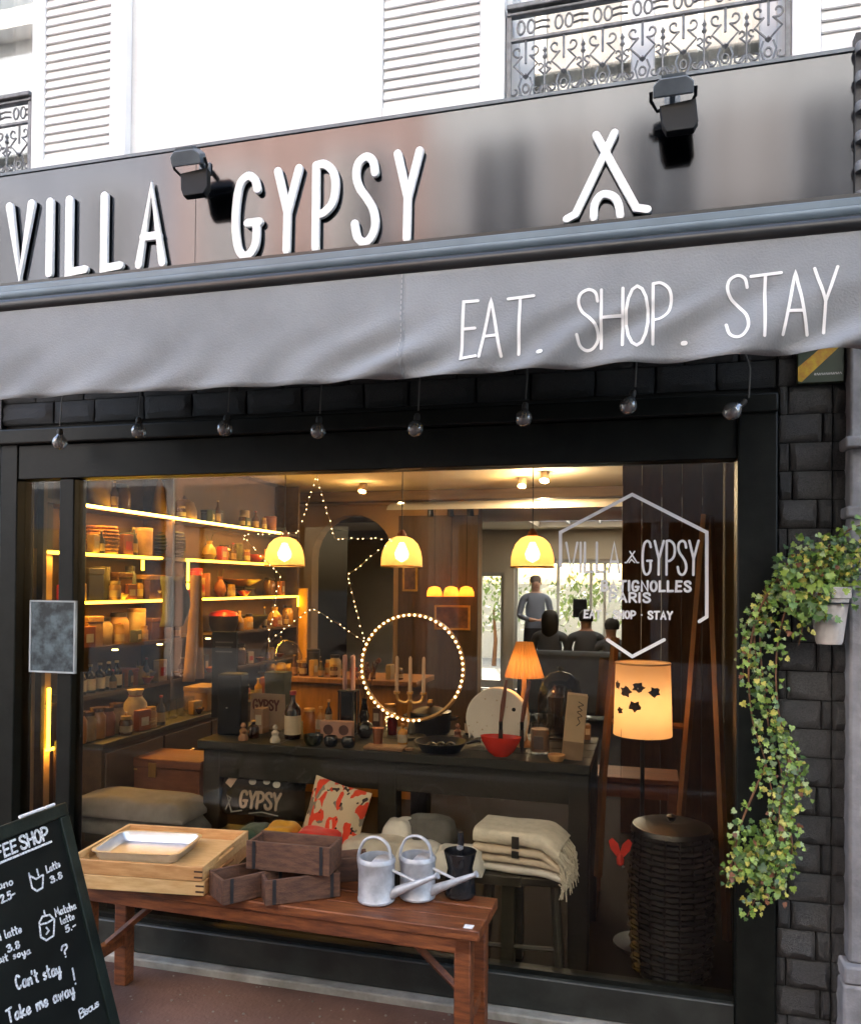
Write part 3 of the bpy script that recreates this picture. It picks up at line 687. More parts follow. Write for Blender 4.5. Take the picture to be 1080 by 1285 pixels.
# ---------------------------------------------------------------- green plaque on the pier
p0, p1 = at(1000,482,-.05), at(1058,440,-.05)
pq = thing('wall_plaque', 'small green plaque with yellow diagonal band on the dark stone pier', 'plaque', (p0.x, -.052, p0.z)); pw, ph = p1.x-p0.x, .13
obj('plate', MB().box(0,pw,-.008,.022,0,ph), mat('plaque_green', (.045,.065,.042), .4, var=.08), pq, bevel=.002)
obj('band', MB().prism([(0,.008),(0,.055),(.086,.1295),(.142,.1295),(.012,.004)], .0085, .0095, FACADE), mat('plaque_yellow', (.62,.42,.03), .45, col2=(.50,.22,.03), scale=45), pq)
q = MB(); [q.ribbon([(pw*(.36+.05*i_), .026+.003*(i_ % 2)), (pw*(.375+.05*i_), .032), (pw*(.395+.05*i_), .025)], .0018, .0085, .0092, FACADE) for i_ in range(12)]
obj('lettering', q, print_white, pq)

# ---------------------------------------------------------------- neighbours
nbg = mat('neighbour_grey', (.24,.24,.25), .75, var=.3, scale=7, bump=.25, bscale=70, detail=9)
nr = thing('neighbouring_pilaster', 'pale grey moulded pilaster of the next shop at the right edge', 'pilaster', (.622,0,0))
obj('shaft', MB().box(.024,.45,-.10,.2,.36,2.75), nbg, nr, bevel=.01)
obj('base', MB().box(.002,.47,-.13,.2,.0,.30), nbg, nr, bevel=.01)
for z0, z1, ov in ((.30,.36,.016), (1.83,1.87,.014), (2.06,2.10,.018), (2.75,2.82,.012)): obj('moulding', MB().box(.022-ov,.47,-.10-ov-.012,.2,z0,z1-.001), nbg, nr, bevel=.008)
obj('dark_frieze', MB().box(.04,.5,-.09,.2,2.82,3.46), mat('frieze_black', (.03,.03,.03), .6, var=.4, scale=30), nr)
for k in range(6): obj('bracket_scroll', MB().lathe([(.0,-.02),(.022,-.016),(.026,0),(.022,.016),(0,.02)], 10, (.06,-.10,2.9+.1*k)), iron, nr)
obj('wall', MB().box(.451,.8,.0,.3,0,3.199).box(.8,2.6,.0,.3,2.3,3.199).box(2.6,2.9,0,.3,0,3.199).box(2.9,3.9,0,.3,2.2,3.199).box(3.9,8.3,0,.3,0,3.199).box(.8,2.6,0,.3,0,.5), nbg, nr)
obj('shop_window', MB().box(.8,2.6,.12,.13,.5,2.3), thin_glass('dark_shop_glass', (.04,.045,.05), .12), nr); obj('door', MB().box(2.9,3.9,.14,.19,0,2.2), mat('door_green', (.03,.05,.04), .45), nr)
obj('window_frame', MB().box(.8,.86,.08,.119,.5,2.3).box(2.54,2.6,.08,.119,.5,2.3).box(1.67,1.73,.08,.119,.5,2.3), white_paint, nr); obj('room_dark', MB().box(.8,3.9,.9,.95,0,3.1), wall_dark, nr)
nl = thing('neighbouring_wall', 'tan wall beyond the shopfront at the left edge', 'wall', (-2.815,0,0))
obj('jamb', MB().box(-5.2,-.004,-.03,.3,.0,1.75), mat('tan_render', (.42,.26,.13), .8, var=.1), nl)
obj('fascia', MB().box(-5.2,-.004,-.04,.3,1.752,2.758), mat('dark_fascia', (.02,.018,.016), .6), nl)

# ---------------------------------------------------------------- pot of ivy
pc = at(1040, 770, -.13)
pot = thing('wall_pot', 'whitewashed clay pot hung on the dark stone pier', 'pot', (pc.x, pc.y, pc.z-.1))
obj('body', MB().lathe([(0,0),(.038,0),(.042,.01),(.060,.15),(.066,.152),(.068,.185),(.060,.188),(.055,.165),(0,.16)], 20), terracotta, pot)
obj('soil', MB().lathe([(0,.166),(.055,.166)], 16), mat('soil', (.03,.02,.015), .95), pot)
obj('hanger', MB().tube([(.064*math.cos(a), .064*math.sin(a), .135) for a in [2*math.pi*k/20 for k in range(20)]], .003, 5, closed=True).tube([(0,.064,.135),(0,.10,.14)], .004, 5), dark_iron, pot)
iv = thing('ivy_plant', 'long ivy trailing from the clay pot down the black window post', 'plant', (pc.x, pc.y, pc.z+.06))
io = Vector(iv.location)
stem_mat = mat('ivy_stem', (.16,.075,.035), .8, var=.3, scale=30)
paths = [
 [(1035,735),(1005,715),(975,735),(958,790),(955,860),(968,920),(982,980),(975,1040),(958,1090),(940,1135)],
 [(1030,738),(1000,700),(965,740),(948,800),(958,880),(985,940),(995,1000),(985,1060),(970,1110)],
 [(1040,735),(990,722),(955,765),(940,830),(945,900),(962,960),(968,1020),(940,1080),(922,1100)],
 [(1045,735),(1050,700),(1030,690),(1000,720),(975,800),(972,880),(990,950),(975,1010),(980,1080),(960,1120)],
 [(1045,735),(1065,700),(1090,680)], [(1050,735),(1075,700),(1105,690)], [(1030,740),(1010,760),(1005,810)], [(1045,738),(1040,690),(1075,660),(1100,670)],
 [(1000,720),(960,745),(935,790),(932,850)],
 [(975,1000),(955,1060),(950,1110),(938,1150)], [(985,1010),(995,1060),(985,1100),(975,1130)], [(960,960),(935,1030),(918,1080),(912,1105)], [(970,900),(1000,950),(1005,1000)],
]
ri = random.Random(3); pts_all = []
for k, P in enumerate(paths):
    yy = -.13-.012*(k % 4)
    L3 = cr([at(u+ri.uniform(-4,4), v, yy-ri.uniform(0,.03) if i else -.13) for i, (u, v) in enumerate(P)], 8)
    obj('stem', MB().tube([p-io for p in L3], [.0042-.0028*i/len(L3) for i in range(len(L3))], 5), stem_mat, iv)
    pts_all.append(L3)
def ivy_leaf():
    out = [(0,0),(.32,-.12),(.55,.12),(.36,.36),(.42,.62),(.16,.62),(0,1.0),(-.16,.62),(-.42,.62),(-.36,.36),(-.55,.12),(-.32,-.12)]
    V = [(x, y, .16*abs(x)-.18*y*y) for x, y in out]+[(0,.35,-.02)]; n = len(out)
    return V, [(i, (i+1) % n, n) for i in range(n)]
LV, LF = ivy_leaf()
greens = [mat('ivy_green', (.11,.20,.03), .4, var=.3, scale=60), mat('ivy_light', (.22,.32,.05), .42, var=.25, scale=60), mat('ivy_dark', (.05,.10,.025), .4, var=.3, scale=60), mat('ivy_yellow', (.42,.38,.07), .5, var=.3, scale=60), mat('ivy_pale', (.30,.38,.16), .5, var=.2, scale=60), mat('ivy_rust', (.16,.06,.025), .6, var=.3, scale=60)]
LM = []
for g in greens:
    me = bpy.data.meshes.new('leaf'); me.from_pydata(LV, [], LF); me.materials.append(g); me.shade_smooth(); LM.append(me)
def leaf_spots(n):
    res = []
    wts = [len(p) for p in pts_all]
    for _ in range(n):
        L3 = ri.choices(pts_all, wts)[0]; t = ri.random(); p = L3[int(t*(len(L3)-1))]
        v_ = p.z
        sp_ = .018+.022*ri.random()
        a = ri.uniform(0, 2*math.pi); r_ = sp_*math.sqrt(ri.random())
        q_ = p+Vector((math.cos(a)*r_*1.15, -abs(ri.gauss(0,.022)), math.sin(a)*r_))
        res.append(q_-io)
    # bushy top over the pot and clump at the lower end
    for _ in range(int(n*.24)):
        c = at(max(975,min(1090,ri.gauss(1032,32))), max(672,min(760,ri.gauss(714,22))), -.15); res.append(c-io+Vector((0,ri.uniform(-.05,.03),0)))
    for _ in range(int(n*.05)):
        c = at(max(985,min(1060,ri.gauss(1016,18))), max(720,min(800,ri.gauss(748,20))), -.2); res.append(c-io+Vector((0,ri.uniform(-.03,.01),0)))
    for _ in range(int(n*.06)):
        c = at(max(915,min(995,ri.gauss(954,20))), max(1020,min(1120,ri.gauss(1072,24))), -.15); res.append(c-io+Vector((0,ri.uniform(-.04,.03),0)))
    return res
def leaf_M(p, s):
    d = Vector((ri.gauss(0,.5), -1.0+ri.gauss(0,.45), .55+ri.gauss(0,.45))).normalized()
    R_ = d.to_track_quat('Z', 'Y').to_matrix().to_4x4() @ RZ(math.pi+ri.gauss(0,.9))
    return TR(p) @ R_ @ Matrix.Scale(s, 4)
lsp = leaf_spots(2200)
lw = [6,6,4,1.2,.5,.2]
for p in lsp[-300:]:
    o = obj('leaf', ri.choices(LM, lw)[0], None, iv); o.matrix_local = leaf_M(p, ri.choice((.014,.018,.022,.026,.031,.036))*ri.uniform(.85,1.1))
for gi in range(len(greens)):
    q = MB()
    for p in lsp[gi:-300:len(greens)]:
        if ri.random() < [1,1,1,.45,.2,.15][gi]:
            Mx = leaf_M(p, ri.uniform(.012,.023)); q.add([Mx @ Vector(v_) for v_ in LV], LF)
    o = obj('foliage', q, greens[gi], iv, ang=180); o['kind'] = 'stuff'

# ================================================================ ON THE PAVEMENT
# ---- chalkboard: faces the right, its edges run away from the street
YF = -.70
T0, B0_ = at(82,1007,YF), at(150,1285,YF)
sl_ = (T0-B0_).normalized()                       # up along the leaning face
nrm = Vector((0,1,0)).cross(sl_).normalized()     # out of the face (to the right)
if nrm.x < 0: nrm = -nrm
Mb = Matrix((( 0, sl_.x, nrm.x, T0.x), (1, sl_.y, nrm.y, T0.y), (0, sl_.z, nrm.z, T0.z), (0,0,0,1)))
Mi = Mb.inverted()
cb = thing('chalkboard', 'black A-frame chalkboard with handwritten coffee shop menu in white chalk', 'chalkboard', (T0.x-.05, -1.0, 0))
cb_inv = TR(-Vector(cb.location))
CW, CL = .62, T0.z/sl_.z                           # width, slant length to the pavement
def cbo(name, geo, mt, parent=cb, bevel=0):
    return obj(name, geo, mt, parent, bevel=bevel, M=(cb_inv @ Mb) if parent is cb else None)
frame_mt = mat('board_frame', (.012,.019,.015), .55, var=.4, scale=9, bump=.15, spec=.25)
slate = mat('slate_black', (.005,.006,.005), .8, col2=(.011,.013,.011), scale=4, detail=8, spec=.15)
e = .042
BH = .80                                           # panel height along the slope
f = MB().box(-CW,0,-e,0,-.022,.004).box(-CW,-CW+e,-CL,-e,-.022,.004).box(-e,0,-CL,-e,-.022,.004).box(-CW+e,-e,-BH,-BH+e,-.022,.003)
cbo('frame', f, frame_mt, bevel=.003)
cbo('slate', MB().box(-CW+e,-e,-BH+e,-e,-.016,-.006), slate)
# rear half of the A-frame
bk = MB(); br = MB()
Pt, Pb = Vector((T0.x-.03, 0, T0.z-.02)), Vector((T0.x-.42, 0, 0.0))
for y0 in (YF-.042, YF-CW): br.tube([Pt+Vector((0,y0+.02,0)), Pb+Vector((0,y0+.02,0))], .018, 4)
br.tube([Vector((T0.x-.3, YF, .28)), Vector((T0.x-.3, YF-CW, .28))], .012, 4)
obj('rear_leg', MB().add([cb_inv @ Vector(v_) for v_ in br.v], br.f), frame_mt, cb)
def bpx(u, v):
    d = _ray(u, v); n_ = np.array(nrm); tt = np.dot(np.array(T0)-CAM, n_)/np.dot(d, n_); pt = Mi @ Vector(CAM+d*tt); return (pt.x, pt.y)
def chalk_text(txt, ua, va, ub, vb, hpx, px=3.0, gap=.16, name='chalk_writing'):
    a_, b_ = bpx(ua, va), bpx(ub, vb); h = abs(bpx(ua, va-hpx)[1]-a_[1])
    kk = h/hpx; q = MB(); draw_text(q, txt, a_[0], b_[0], a_[1], h, px*kk, -.0058, -.0048, None, gap, (b_[1]-a_[1])/max(1e-6, b_[0]-a_[0]))
    cbo(name, q, chalk)
def chalk_line(pp, px=2.5, name='chalk_drawing'):
    q = MB(); kk = abs(bpx(60,1090)[1]-bpx(60,1100)[1])/10
    for P in pp: q.ribbon([bpx(*p) for p in P], px*kk, -.0058, -.0048)
    cbo(name, q, chalk)
chalk_text('COFFEE', -32, 1092, 24, 1068, 17, 3.4, .12); chalk_text('SHOP', 29, 1066, 63, 1052, 17, 3.4, .12)
chalk_line([[(-30,1096),(66,1056)]], 3.0, 'chalk_underline')
chalk_text('Americano', -40, 1130, 18, 1110, 11, 2.2); chalk_text('2.5-', 4, 1133, 21, 1125, 10, 2.4)
chalk_text('Latte', 61, 1095, 77, 1087, 9, 2.2); chalk_text('3.8', 66, 1108, 80, 1101, 8, 2.4)
chalk_text('Matcha', 72, 1150, 97, 1140, 10, 2.2); chalk_text('latte', 79, 1160, 95, 1153, 9, 2.0); chalk_text('5.-', 85, 1170, 97, 1164, 8, 2.3)
chalk_text('Chai latte', -14, 1186, 29, 1170, 11, 2.3); chalk_text('3.8', 12, 1195, 27, 1189, 9, 2.4); chalk_text('au lait soya', -22, 1216, 40, 1197, 10, 2.2)
chalk_text("Can't stay", 24, 1242, 78, 1222, 18, 3.2); chalk_text('?', 81, 1203, 89, 1200, 16, 2.8)
chalk_text('Take me away', 13, 1284, 95, 1248, 18, 3.2); chalk_text('!', 95, 1236, 99, 1234, 22, 3.0)
chalk_text('Bisous', 103, 1278, 126, 1262, 12, 2.2, .05)
chalk_line([[(38,1096),(42,1114),(48,1118),(55,1114),(56,1098)], [(39,1099),(47,1103),(55,1098)], [(50,1098),(48,1091)]])
chalk_line([[(51,1158),(53,1176),(60,1180),(69,1174),(70,1154),(64,1148),(55,1150),(51,1158)], [(53,1160),(61,1158),(69,1153)], [(58,1148),(57,1143)], [(60,1164),(63,1168),(60,1172)]])
chk = thing('chalk_stick', 'white stick of chalk lying on the top edge of the chalkboard', 'chalk', (0,0,0))
pA, pB = Mb @ Vector((-.20,.006,-.006)), Mb @ Vector((-.095,.006,-.006)); pC, pD = Mb @ Vector((-.085,.006,-.006)), Mb @ Vector((-.045,.006,-.006))
chk.location = pA; obj('stick', MB().tube([pA-pA, pB-pA], .0055, 8), print_white, chk); obj('short_piece', MB().tube([pC-pA, pD-pA], .0055, 8), print_white, chk)

# ---- red-brown bench
BZ = .50
bfr, bbr = atz(601,1170,BZ), atz(617,1128,BZ)
ang = math.atan2(0.03, 1.6)
bn = thing('wooden_bench', 'worn red-brown wooden bench standing before the display window', 'bench', (bfr.x, bfr.y, 0), -rad(1.5))
BL, BD = 1.56, .29
for k in range(3):
    y0 = BD/3*k
    obj('plank', MB().box(-BL,0,y0+.002,y0+BD/3-.002,BZ-.035,BZ+(0,-.002,.001)[k]), redwood, bn, bevel=.004)
obj('apron', MB().box(-BL+.03,-.03,.012,.04,BZ-.085,BZ-.036), redwood, bn, bevel=.004); obj('apron', MB().box(-BL+.03,-.03,BD-.04,BD-.012,BZ-.085,BZ-.036), redwood, bn, bevel=.004)
for xx in (-.085, -BL+.03):
    for yy in (.012, BD-.065): obj('leg', MB().box(xx,xx+.055,yy,yy+.055,0,BZ-.086 if False else BZ-.037), redwood, bn, bevel=.005)
    obj('stretcher', MB().box(xx+.012,xx+.043,.068,BD-.066,.16,.205), redwood, bn, bevel=.004); obj('end_rail', MB().box(xx+.012,xx+.043,.068,BD-.066,BZ-.085,BZ-.038), redwood, bn)
obj('brace', MB().tube([(-BL+.06,BD/2,.2),(-BL+.34,BD/2,BZ-.06)], .014, 4), redwood, bn)
obj('brace', MB().tube([(-.06,BD/2,.2),(-.34,BD/2,BZ-.06)], .014, 4), redwood, bn)
obj('price_tag', MB().box(-.055,-.025,.012,.04,BZ+.0006,BZ+.0022), print_white, bn)

# ---- two dovetailed trays, one on the other
c1, c2, c3, c4 = atz(237,1100,.603), atz(305,1046,.603), atz(172,1031,.603), atz(101,1068,.603)
tc_ = (c1+c2+c3+c4)/4; ta = math.atan2(c2.y-c1.y, c2.x-c1.x)-math.pi/2
TW = ((c1-c4).length+(c2-c3).length)/2; TD = ((c2-c1).length+(c3-c4).length)/2
def tray(z, label, mt, mt2, da=0, handle=True):
    t = thing('wooden_tray', label, 'tray', (tc_.x, tc_.y, z), ta+da, 'wooden trays on the bench'); w_, d_, h = TW/2, TD/2, .050; th = .013
    obj('base', MB().box(-w_+th,w_-th,-d_+th,d_-th,.004,.012), mt2, t)
    obj('front_side', MB().box(-w_,w_,-d_,-d_+th,0,h), mt, t, bevel=.002); obj('back_side', MB().box(-w_,w_,d_-th,d_,0,h), mt, t, bevel=.002)
    for s_ in (-1, 1):
        x0 = s_*w_-(th if s_ > 0 else 0); q = MB()
        q.box(x0,x0+th,-d_+th,d_-th,0,.028).box(x0,x0+th,-d_+th,-.07,.028,h).box(x0,x0+th,.07,d_-th,.028,h).box(x0,x0+th,-.07,.07,h-.014,h)
        obj('end_side', q, mt2, t, bevel=.002)
    for sx in (-1, 1):
        for k in range(2): obj('joint_pin', MB().box(sx*w_-.03 if sx > 0 else -w_, w_ if sx > 0 else -w_+.03, -d_-.0008, -d_+.004, .011+.02*k, .017+.02*k), mat('joint_dark', (.06,.025,.012), .6), t)
    return t
tray(BZ+.002, 'lower of the two stacked pale wooden trays on the bench', oak2, oak, .02); tray(BZ+.0535, 'upper wooden tray on the bench, holding the metal baking tin', oak, oak2)
pa = [atz(u, v, .585) for u, v in ((125,1073),(200,1086),(246,1055),(172,1044))]
pcn = sum(pa, Vector())/4; 
bt = thing('baking_tin', 'shallow aluminium baking tin with rounded corners in the upper tray', 'baking tin', (pcn.x, pcn.y, BZ+.0665), ta+.04)
def rrect(w_, d_, r, n=5):
    o = []
    for cx, cy, a0 in ((w_-r,d_-r,0), (-w_+r,d_-r,90), (-w_+r,-d_+r,180), (w_-r,-d_+r,270)):
        o += [(cx+r*math.cos(rad(a0+90*k/n)), cy+r*math.sin(rad(a0+90*k/n))) for k in range(n+1)]
    return o
def dish(levels):
    q = MB(); n = None
    for w_, d_, r, z in levels:
        q.v += [(x, y, z) for x, y in rrect(w_, d_, r)]; n = n or len(q.v)
    for i in range(len(levels)-1): q.f += [(i*n+k, i*n+(k+1) % n, (i+1)*n+(k+1) % n, (i+1)*n+k) for k in range(n)]
    q.f += [tuple(reversed(range(n))), tuple((len(levels)-1)*n+k for k in range(n))]
    return q
TWm, TDm = .165, .125
obj('pan', dish([(TWm*.9,TDm*.88,.03,0),(TWm*.95,TDm*.94,.035,.012),(TWm,TDm,.04,.034),(TWm+.008,TDm+.008,.045,.036),(TWm+.008,TDm+.008,.045,.039),(TWm-.004,TDm-.004,.04,.039),(TWm*.93,TDm*.92,.035,.014),(TWm*.88,TDm*.86,.03,.004)]), alu, bt)

# ---- old brick-mould boxes
def mould(p, L, W, H, rz, label, name='brick_mould_box'):
    t = thing(name, label, 'box', p, rz, 'old wooden mould boxes on the bench'); th = .012
    obj('bottom', MB().box(-L/2+th,L/2-th,-W/2+th,W/2-th,0,.01), mouldwood, t)
    obj('front_board', MB().box(-L/2,L/2,-W/2,-W/2+th,0,H), mouldwood, t, bevel=.002); obj('back_board', MB().box(-L/2,L/2,W/2-th,W/2,0,H), mouldwood, t, bevel=.002)
    for s_ in (-1, 1): obj('end_board', MB().box(s_*L/2-(th if s_ > 0 else 0), s_*L/2+(0 if s_ > 0 else th), -W/2+th+.0005,W/2-th-.0005,0,H-.004), mouldwood, t, bevel=.002)
    for s_ in (-1, 1): obj('iron_strap', MB().box(s_*(L/2-.03)-.006, s_*(L/2-.03)+.006, -W/2-.0025,-W/2-.0003,0.002,H+.001), dark_iron, t)
    return t
for (u, v, L, W, H, rz, lab) in ((296,1133,.24,.13,.085,.9,'lower left brown wooden mould box under the stacked one'), (362,1136,.26,.13,.085,.62,'lower middle brown wooden mould box with a dark iron strap'), (416,1113,.2,.1,.085,.5,'dark brown mould box at the back beside the white watering can')):
    p = atz(u, v, BZ); mould((p.x, p.y+.09, BZ+.002), L, W, H, rz, lab)
p = atz(357, 1098, BZ+.09); mould((p.x, p.y+.08, BZ+.092), .31, .13, .098, .03, 'brown wooden mould box stacked on top of the other mould boxes')

# ---- watering cans
def watering_can(p, rz, label, s=1.0):
    t = thing('watering_can', label, 'watering can', p, rz, 'watering cans on the bench')
    obj('body', MB().lathe([(0,0),(.070,0),(.075,.004),(.076,.012),(.073,.016),(.073,.15),(.076,.155),(.076,.162),(.070,.175),(.068,.175),(.068,.155),(.068,.02),(0,.02)], 28), steel, t)
    top = MB(); top.add([(0.0,0,.176)]+[(.07*math.cos(a), .07*math.sin(a), .164) for a in [math.pi*k/12-math.pi/2 for k in range(13)]], [(0,k,k+1) for k in range(1,13)])
    o = obj('half_lid', top, steel, t); o.modifiers.new('thickness', 'SOLIDIFY').thickness = .003
    obj('spout', MB().tube([(.066,0,.035),(.10,0,.055),(.24,0,.125),(.262,0,.136)], [.022,.019,.010,.009], 12), steel, t)
    obj('spout_stay', MB().tube([(.068,0,.13),(.18,0,.098)], .006, 8), steel, t)
    obj('spout_lip', MB().lathe([(.0,-.003),(.012,-.003),(.014,.006),(.009,.006)], 12, (0,0,0), TR((.262,0,.136)) @ RY(rad(62))), steel, t)
    obj('top_handle', MB().tube(cr([(.066,0,.158),(.050,0,.225),(0,0,.252),(-.055,0,.232),(-.082,0,.17),(-.074,0,.10)], 6), .0085, 8, flat=.7), steel, t)
    t.scale = (s, s, s); return t
p = atz(463,1141,BZ); watering_can((p.x, p.y+.075, BZ+.002), rad(-8), 'white watering can standing nearest the mould boxes', .86)
p = atz(515,1138,BZ); watering_can((p.x, p.y+.085, BZ+.002), rad(-11), 'grey-white watering can between the white can and the black jug', .84)
p = atz(565,1139,BZ)
bj = thing('black_jug', 'small black enamel jug with upright handle at the bench end', 'jug', (p.x+.01, p.y+.10, BZ+.002))
obj('body', MB().lathe([(0,0),(.048,0),(.055,.01),(.052,.06),(.044,.10),(.056,.15),(.058,.158),(.052,.158),(.046,.12),(0,.11)], 22), ceramic_black, bj)
obj('handle', MB().tube([(0,0,.11),(.002,0,.19),(0,0,.225)], .011, 8), ceramic_black, bj); obj('knob', MB().lathe([(0,-.012),(.012,-.004),(.012,.006),(0,.012)], 10, (0,-.006,.172)), alu, bj)

# ================================================================ LOW DISPLAY INSIDE THE GLASS
LZ = .46
lb = thing('low_display_bench', 'dark wooden display bench along the inside of the window', 'bench', (-1.45,.22,.03))
obj('top', MB().box(-1.0,.98,-.13,.18,LZ-.07,LZ-.03), darkwood, lb, bevel=.004)
for sx in (-.95,.9):
    for sy in (-.1,.12): obj('leg', MB().box(sx,sx+.05,sy,sy+.05,0,LZ-.0705), darkwood, lb)
def pillow(w_, h, th, mt, name, label, cat, loc, rot, group=None, sub=10):
    t = MB()
    for s_ in (1, -1):
        def f_(i, j):
            x, y = 2*i-1, 2*j-1; b = (1-x**4)*(1-y**4); pin = 1-.06*(1-abs(x))*(abs(y)**3)-.0
            return (x*w_/2*(1-.05*(1-y*y)*0-.05*(1-abs(y))*abs(x)**3), s_*(th/2*b**.6+.002), h/2+y*h/2*(1-.05*(1-abs(x))*abs(y)**3))
        t.grid(f_, sub, sub)
    o = obj(name, t, mt, None, ang=100); tag(o, label, cat, group); o.location = loc; o.rotation_euler = rot; return o
pat = mat('cushion_print', (.55,.42,.28), .85, col2=(.60,.48,.33), scale=9)
def patterned(name, base, cols, scale=14):
    M = bpy.data.materials.new(name); M.use_nodes = True; N = M.node_tree.nodes; L = M.node_tree.links; b = N['Principled BSDF']; b.inputs['Roughness'].default_value = .9
    tc = N.new('ShaderNodeTexCoord'); prev = None
    col = N.new('ShaderNodeRGB'); col.outputs[0].default_value = tuple(base)+(1,); prev = col.outputs[0]
    for k, (c, thr_, st) in enumerate(cols):
        mp = N.new('ShaderNodeMapping'); mp.inputs['Location'].default_value = (k*3.1, k*1.7, k); mp.inputs['Scale'].default_value = st; L.new(tc.outputs['Object'], mp.inputs[0])
        nz = N.new('ShaderNodeTexNoise'); nz.inputs['Scale'].default_value = scale; nz.inputs['Detail'].default_value = 1.5; L.new(mp.outputs[0], nz.inputs[0])
        gt = N.new('ShaderNodeMath'); gt.operation = 'GREATER_THAN'; gt.inputs[1].default_value = thr_; L.new(nz.outputs[0], gt.inputs[0])
        mx = N.new('ShaderNodeMix'); mx.data_type = 'RGBA'; L.new(gt.outputs[0], mx.inputs[0]); L.new(prev, mx.inputs[6]); mx.inputs[7].default_value = tuple(c)+(1,); prev = mx.outputs[2]
    L.new(prev, b.inputs['Base Color']); return M
cush = patterned('floral_print', (.66,.54,.38), [((.25,.22,.18), .60, (1,1,1)), ((.78,.07,.03), .555, (1.6,1,.8)), ((.05,.03,.03), .66, (1.5,1,1.5))], 17)
pb = at(410,1090,.20); pillow(.29,.28,.10, cush, 'floral_cushion', 'cream cushion with red flower print propped inside the window', 'cushion', (pb.x, .19, LZ), (rad(-14), rad(9), rad(-12)))
# black cushion with white lettering
pk = at(316,1036,.30)
pg = pillow(.46,.26,.10, mat('black_cloth', (.010,.010,.011), .9), 'black_cushion', 'black cushion lettered GYPSY with white stars behind the mould boxes', 'cushion', (pk.x+.01, .34, LZ+.06), (rad(-12), 0, 0))
def on_cushion(name, drawfn, mt):
    q = MB(); drawfn(q); obj(name, q, mt, pg)
FC = FACADE @ TR((0,0,.052))
on_cushion('lettering', lambda q: draw_text(q, 'GYPSY', -.07,.125,.045,.07,.013,0,.002,FC), mat('faded_print', (.40,.31,.24), .9))
def stars(q):
    for x, y, r in ((-.02,.16,.016), (.02,.19,.012), (.05,.165,.015), (.10,.155,.016), (.075,.18,.01), (-.01,.20,.013)): q.ribbon([(x-.004,y),(x+.004,y)], r*1.8, 0, .002, FC)
on_cushion('star_print', stars, mat('dot_print', (.52,.52,.48), .9))
on_cushion('patch', lambda q: q.prism([(-.155,.145),(-.125,.195),(-.095,.175),(-.125,.125)], 0, .003, FC), mat('patch_pink', (.50,.36,.28), .9))
on_cushion('flourish', lambda q: (q.ribbon([(-.14,.03),(-.12,.08),(-.14,.09),(-.11,.02),(-.06,.03)], .006, 0,.002,FC), q.ribbon([(-.02,.02),(.04,.03),(.12,.02)], .005, 0,.002,FC)), mat('print_grey', (.25,.25,.24), .9))
# coloured felt cushions
def slump(name, label, cat, p, w_, d_, h, mt, rz=0, seed=0, group=None):
    def f_(i, j):
        x, y = 2*i-1, 2*j-1
        return x, y
    q = MB(); n = 12; rn = random.Random(seed)
    def top(i, j):
        x, y = 2*i-1, 2*j-1; b = max(0, (1-abs(x)**5)*(1-abs(y)**5))
        return (x*w_/2, y*d_/2, h*(.35+.65*b**.5)*(1+.14*mnoise.noise((x*1.6+seed, y*1.6, seed)))*(1 if b > 0 else .6))
    def bot(i, j): x, y = 2*i-1, 2*j-1; return (x*w_/2, y*d_/2, 0)
    q.grid(top, n, n); q.grid(bot, n, n)
    bd = [(i) for i in range(n+1)]
    N1 = (n+1)*(n+1)
    rim = [i for i in range(n+1)]+[(n+1)*j+n for j in range(1, n+1)]+[(n+1)*n+i for i in range(n-1, -1, -1)]+[(n+1)*j for j in range(n-1, 0, -1)]
    q.f += [(rim[k], rim[(k+1) % len(rim)], N1+rim[(k+1) % len(rim)], N1+rim[k]) for k in range(len(rim))]
    o = obj(name, q, mt, None, ang=75, loc=p, rot=(0,0,rz)); tag(o, label, cat, group); return o
felt = lambda n, c: mat(n, c, .95, var=.12, scale=20, sheen=.3)
def felt_item(u0, u1, vt, mtname, c, nm, label, yv=.13, sd=0):
    a_, b_ = at(u0, vt, yv), at(u1, vt, yv); slump(nm, label, 'cushion', ((a_.x+b_.x)/2, yv+.02, LZ), b_.x-a_.x, .17, max(.05, a_.z-LZ), felt(mtname, c), 0, sd, 'coloured felt cushions in the window')
felt_item(300, 338, 1036, 'felt_green', (.025,.075,.055), 'felt_cushion', 'dark green felt cushion beside the wooden trays', .10, 1)
felt_item(330, 372, 1034, 'felt_yellow', (.75,.38,.02), 'felt_cushion', 'mustard yellow felt cushion between the green and red ones', .13, 2)
felt_item(368, 428, 1040, 'felt_red', (.80,.03,.02), 'felt_cushion', 'bright red felt cushion in front of the floral cushion', .10, 3)
# pale textiles behind the cans
linen = mat('pale_linen', (.64,.60,.53), .95, var=.15, scale=8, bump=.2, bscale=70); linen2 = mat('white_linen', (.84,.82,.78), .95, var=.1, scale=8, bump=.2, bscale=70)
gfelt = mat('grey_felt', (.16,.16,.155), .95, var=.2, scale=14)
for (u0, u1, vt, mt_, yv, lab, sd) in ((430,520,1046,linen,.17,'folded oatmeal linen cloth behind the white watering can',4), (498,556,1056,linen2,.11,'folded white linen cloth behind the black jug',5), (545,608,1060,linen2,.12,'folded white cloth next to the blanket stack',6), (482,520,1026,linen2,.28,'rolled white cloth on top of the linen at the back',7), (505,572,1022,gfelt,.33,'folded grey felt in the shadow behind the linen cloths',8)):
    a_, b_ = at(u0, vt, yv), at(u1, vt, yv); slump('folded_cloth', lab, 'cloth', ((a_.x+b_.x)/2, yv, LZ), b_.x-a_.x, .16, a_.z-LZ, mt_, .05, sd, 'pale folded cloths in the window')
